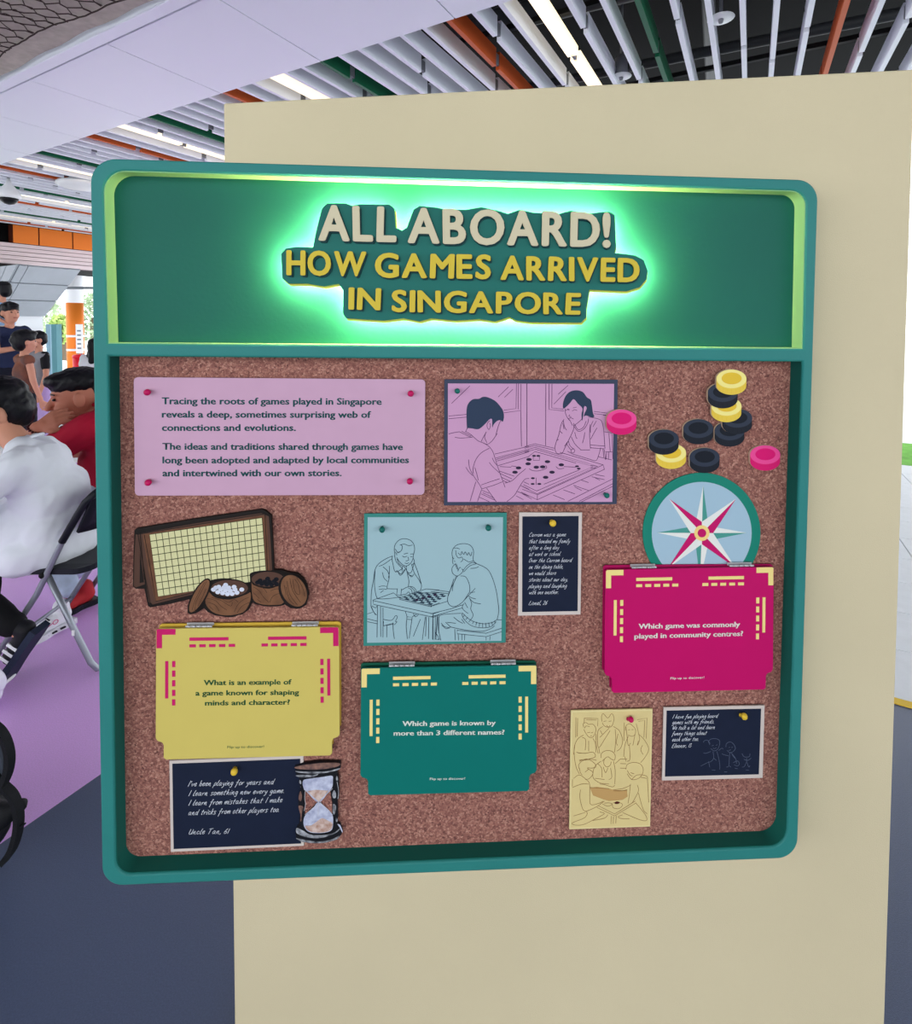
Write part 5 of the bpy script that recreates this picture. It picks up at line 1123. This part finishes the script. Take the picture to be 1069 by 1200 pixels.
# ---- people standing far off -------------------------------------------
def figure(name_label, x, Y, zhead, face, tee_c, bot_c, hair='short', hs=1.0, arms=None, skin=SKIN, sleeve=.5, zfoot=0.0, extra=None, group=None, sleeve_c=None):
    p = atY(x, 378, Y); H = zhead + .11 * hs - zfoot; k = H / 1.72
    e = empty('person', (p.x, Y, zfoot), R_(face)); tag(e, name_label, 'person', group)
    V = lambda a, b, c: Vector((a * k, b * k, c * k)); hcc = V(.02, 0, 1.61)
    arms = arms or (((.02, .25, 1.12), (.10, .24, .86)), ((.02, -.25, 1.12), (.10, -.24, .86)))
    shl = [V(0, .17, 1.40), V(0, -.17, 1.40)]; pr = [('e', V(0, 0, 1.0), tuple(V(.11, .15, .13))), ('e', V(0, 0, 1.2), tuple(V(.10, .145, .16))), ('c', shl[0] * 1.0, shl[1], .05 * k, .05 * k), ('c', V(0, 0, 1.42), V(.01, 0, 1.54), .05 * k, .048 * k)]
    lg = [('c', V(0, .08, .92), V(.02, .10, .5), .085 * k, .055 * k), ('c', V(.02, .10, .5), V(0, .11, .07), .052 * k, .036 * k), ('c', V(0, -.08, .92), V(.02, -.10, .5), .085 * k, .055 * k), ('c', V(.02, -.10, .5), V(0, -.11, .07), .052 * k, .036 * k)]
    pr += lg + [('c', V(0, .11, .035), V(.14, .12, .03), .034 * k, .03 * k), ('c', V(0, -.11, .035), V(.14, -.12, .03), .034 * k, .03 * k)]
    tee = [('e', V(0, 0, 1.0), tuple(V(.135, .175, .14))), ('e', V(0, 0, 1.2), tuple(V(.125, .17, .18))), ('c', shl[0] * .99, shl[1] * .99, .066 * k, .066 * k)]; slv = []
    for s_, (el, wr2) in zip(shl, arms):
        el, wr2 = V(*el), V(*wr2); dd = (wr2 - el).normalized(); pr += [('c', s_, el, .045 * k, .038 * k), ('c', el, wr2, .037 * k, .026 * k)] + hand(wr2, dd, (0, 1, .2), k, .35, 1 if s_.y > 0 else -1)
        if sleeve: slv.append(('c', s_, s_.lerp(el, sleeve), .062 * k, .058 * k))
    pr += head_prims(hcc, k * 1.02 * hs); blob('body', pr, .012, skin, e, 3)
    if sleeve_c: blob('sleeves', slv, .014, sleeve_c, e, 2)
    else: tee += slv
    blob('top', tee, .015, tee_c, e, 3, .01, 9)
    blob('bottoms', [('c', a[1], a[2], a[3] + .012, a[4] + .018) for a in lg] + [('e', V(0, 0, .92), tuple(V(.125, .165, .1)))], .015, bot_c, e, 3, .006, 10)
    hp_ = hair_short(hcc, k * 1.05 * hs, None, 1.0)
    if hair == 'bun': hp_ = hair_short(hcc, k * 1.12 * hs, None, 1.2) + [('e', hcc + V(-.12, 0, .03), tuple(V(.05, .05, .05)))]
    if hair == 'long': hp_ += [('c', hcc + V(-.06, 0, .03), hcc + V(-.09, 0, -.28), .08 * k, .06 * k), ('c', hcc + V(-.03, .06, 0), hcc + V(-.06, .08, -.2), .035 * k, .03 * k), ('c', hcc + V(-.03, -.06, 0), hcc + V(-.06, -.08, -.2), .035 * k, .03 * k)]
    blob('hair', hp_, .011, HAIRB, e, 2, .005, 30); face_bits(e, hcc, k * 1.02 * hs)
    return e, k
za_ = lambda x, y, Y: atY(x, y, Y).z
figure('standing adult in a navy top carrying a child in pale blue', 11, 6.6, za_(14, 367, 6.6), -20, mat('cloth_navy', (34, 42, 72), .8), mat('cloth_dark', (22, 24, 38), .8), arms=(((.16, .24, 1.18), (.30, .10, 1.30)), ((.18, -.24, 1.16), (.32, -.06, 1.20))))
# the carried child sits on the adult's far shoulder
c0 = atY(3, 341, 6.75); ce = empty('person', (c0.x, 6.75, c0.z - .62), R_(170)); tag(ce, 'small child in a pale blue top held high on an adult shoulder', 'person')
pr = [('e', (0, 0, .2), (.09, .11, .09)), ('e', (0, 0, .34), (.085, .105, .12)), ('c', (0, .1, .42), (0, -.1, .42), .04, .04), ('c', (0, 0, .44), (0, 0, .54), .035, .035), ('c', (0, .11, .42), (-.10, .20, .30), .032, .028), ('c', (-.10, .20, .30), (-.22, .16, .22), .028, .02), ('c', (0, -.11, .42), (.12, -.14, .30), .032, .028), ('c', (.12, -.14, .3), (.2, -.05, .28), .028, .02),
      ('c', (0, .06, .16), (.2, .07, .13), .055, .042), ('c', (.2, .07, .13), (.22, .07, -.1), .04, .028), ('c', (0, -.06, .16), (.2, -.07, .13), .055, .042), ('c', (.2, -.07, .13), (.22, -.07, -.1), .04, .028), ('c', (.22, .07, -.12), (.28, .07, -.12), .025, .02), ('c', (.22, -.07, -.12), (.28, -.07, -.12), .025, .02)] + head_prims((0, 0, .62), .86) + hand((-.22, .16, .22), (-1, -.2, -.6), (0, 0, 1), .6, .4) + hand((.2, -.05, .28), (1, .5, 0), (0, 0, 1), .6, .4, -1)
blob('body', pr, .010, SKIN, ce, 3)
blob('top', [('e', (0, 0, .22), (.11, .13, .1)), ('e', (0, 0, .34), (.105, .125, .13)), ('c', (0, .1, .42), (0, -.1, .42), .052, .052), ('c', (0, .11, .42), (-.05, .155, .36), .044, .044), ('c', (0, -.11, .42), (.06, -.125, .36), .044, .044)], .011, mat('cloth_pale_blue', (150, 186, 224), .85), ce, 3, .008, 12)
blob('shorts', [('e', (0, 0, .16), (.105, .12, .07)), ('c', (0, .06, .16), (.14, .07, .14), .066, .058), ('c', (0, -.06, .16), (.14, -.07, .14), .066, .058)], .011, mat('cloth_cream', (220, 206, 190), .85), ce, 2)
blob('hair', hair_short((0, 0, .62), .9, None, 1.2), .009, HAIRB, ce, 2, .004, 30); face_bits(ce, (0, 0, .62), .86)
figure('standing woman with black hair in a bun and a rust coloured sleeveless top', 27, 5.6, za_(27, 405, 5.6), 55, mat('cloth_rust', (142, 84, 58), .8, rgb2=(84, 62, 60), scale=6), mat('cloth_dark', (22, 24, 38), .8), hair='bun', hs=1.12, sleeve=0)
figure('standing boy in a grey T-shirt with black sleeves and lilac shorts', 45, 6.3, za_(43, 401, 6.3), -120, mat('cloth_grey', (128, 128, 134), .85), mat('cloth_lilac', (176, 150, 200), .85), hs=1.0, sleeve=.6, sleeve_c=mat('cloth_black', (24, 24, 28), .8))
figure('dark long haired person in a white top right beside the board edge', 109, 7.4, za_(109, 409, 7.4), 100, mat('cloth_white', (226, 228, 232), .85), mat('cloth_dark', (22, 24, 38), .8), hair='long', hs=1.05)
# ---- bags at the lower left ------------------------------------------
BGM = mat('bag_black', (16, 17, 22), .7, vary=.2, scale=60, bump=.4, bscale=300); BGG = mat('bag_grey_mesh', (62, 68, 80), .7, bump=.4, bscale=500)
bp_ = empty('backpack', (-1.30, 1.40, 0)); tag(bp_, 'black backpack with standing loop straps at the lower left edge', 'bag')
def lp(pts, Y0=1.40, dy=0): return [atY(x, y, Y0 + dy * i) - Vector((-1.30, 1.40, 0)) for i, (x, y) in enumerate(pts)]
blob('bag_body', [('c', (-.14, .0, .10), (-.05, .03, .12), .098, .085), ('c', (-.26, 0, .12), (-.16, .02, .15), .11, .085), ('e', (-.14, .05, .1), (.14, .11, .1)), ('c', (.0, .02, .155), (.09, .02, .2), .05, .02)], .009, BGM, bp_, 4, .008, 14)
def strap(pts, wd_, th):
    bm = bmesh.new(); P_ = [Vector(p) for p in pts]; prev = None
    for i, p in enumerate(P_):
        t = (P_[min(i + 1, len(P_) - 1)] - P_[max(i - 1, 0)]).normalized(); yv = Vector((.15, 1, 0)).normalized(); nn = t.cross(yv).normalized()
        r = [bm.verts.new(p + yv * a * wd_ / 2 + nn * b * th / 2) for a, b in ((-1, -1), (1, -1), (1, 1), (-1, 1))]
        if prev:
            for k in range(4): bm.faces.new((prev[k], prev[(k + 1) % 4], r[(k + 1) % 4], r[k]))
        else: bm.faces.new(r[::-1])
        prev = r
    bm.faces.new(prev); return bm_mesh(bm, sm=False)
s1 = lp(catmull([(-40, 960), (-36, 890), (-18, 850), (-4, 853), (6, 866), (11, 884), (10, 902), (4, 918), (-8, 936)], 4)); link('shoulder_strap', strap(s1, .022, .014), BGM, bp_)
s2 = lp(catmull([(-40, 950), (-30, 905), (-14, 905), (0, 918), (14, 931), (20, 945), (22, 960), (20, 978), (14, 996), (4, 1010)], 4)); link('shoulder_strap', strap(s2, .022, .014), BGM, bp_)
link('mesh_panel', strap(lp(catmull([(-10, 872), (0, 882), (4, 898), (2, 915), (-8, 930)], 3), 1.42), .02, .02), BGG, bp_)
link('zip_tab', strap(lp([(18, 968), (24, 967), (29, 966)]), .008, .003), BGM, bp_)
pb = empty('plastic_bag', (-1.95, 2.02, 0)); tag(pb, 'crumpled translucent white plastic bag on the purple floor by the frame edge', 'bag')
blob('bag', [('e', (.05, 0, .06), (.09, .08, .06)), ('c', (.06, 0, .08), (.05, 0, .15), .05, .03), ('c', (.09, .02, .1), (.10, 0, .17), .05, .025)], .008, mat('plastic_white', (222, 222, 236), .25), pb, 2, .022, 14, 5)
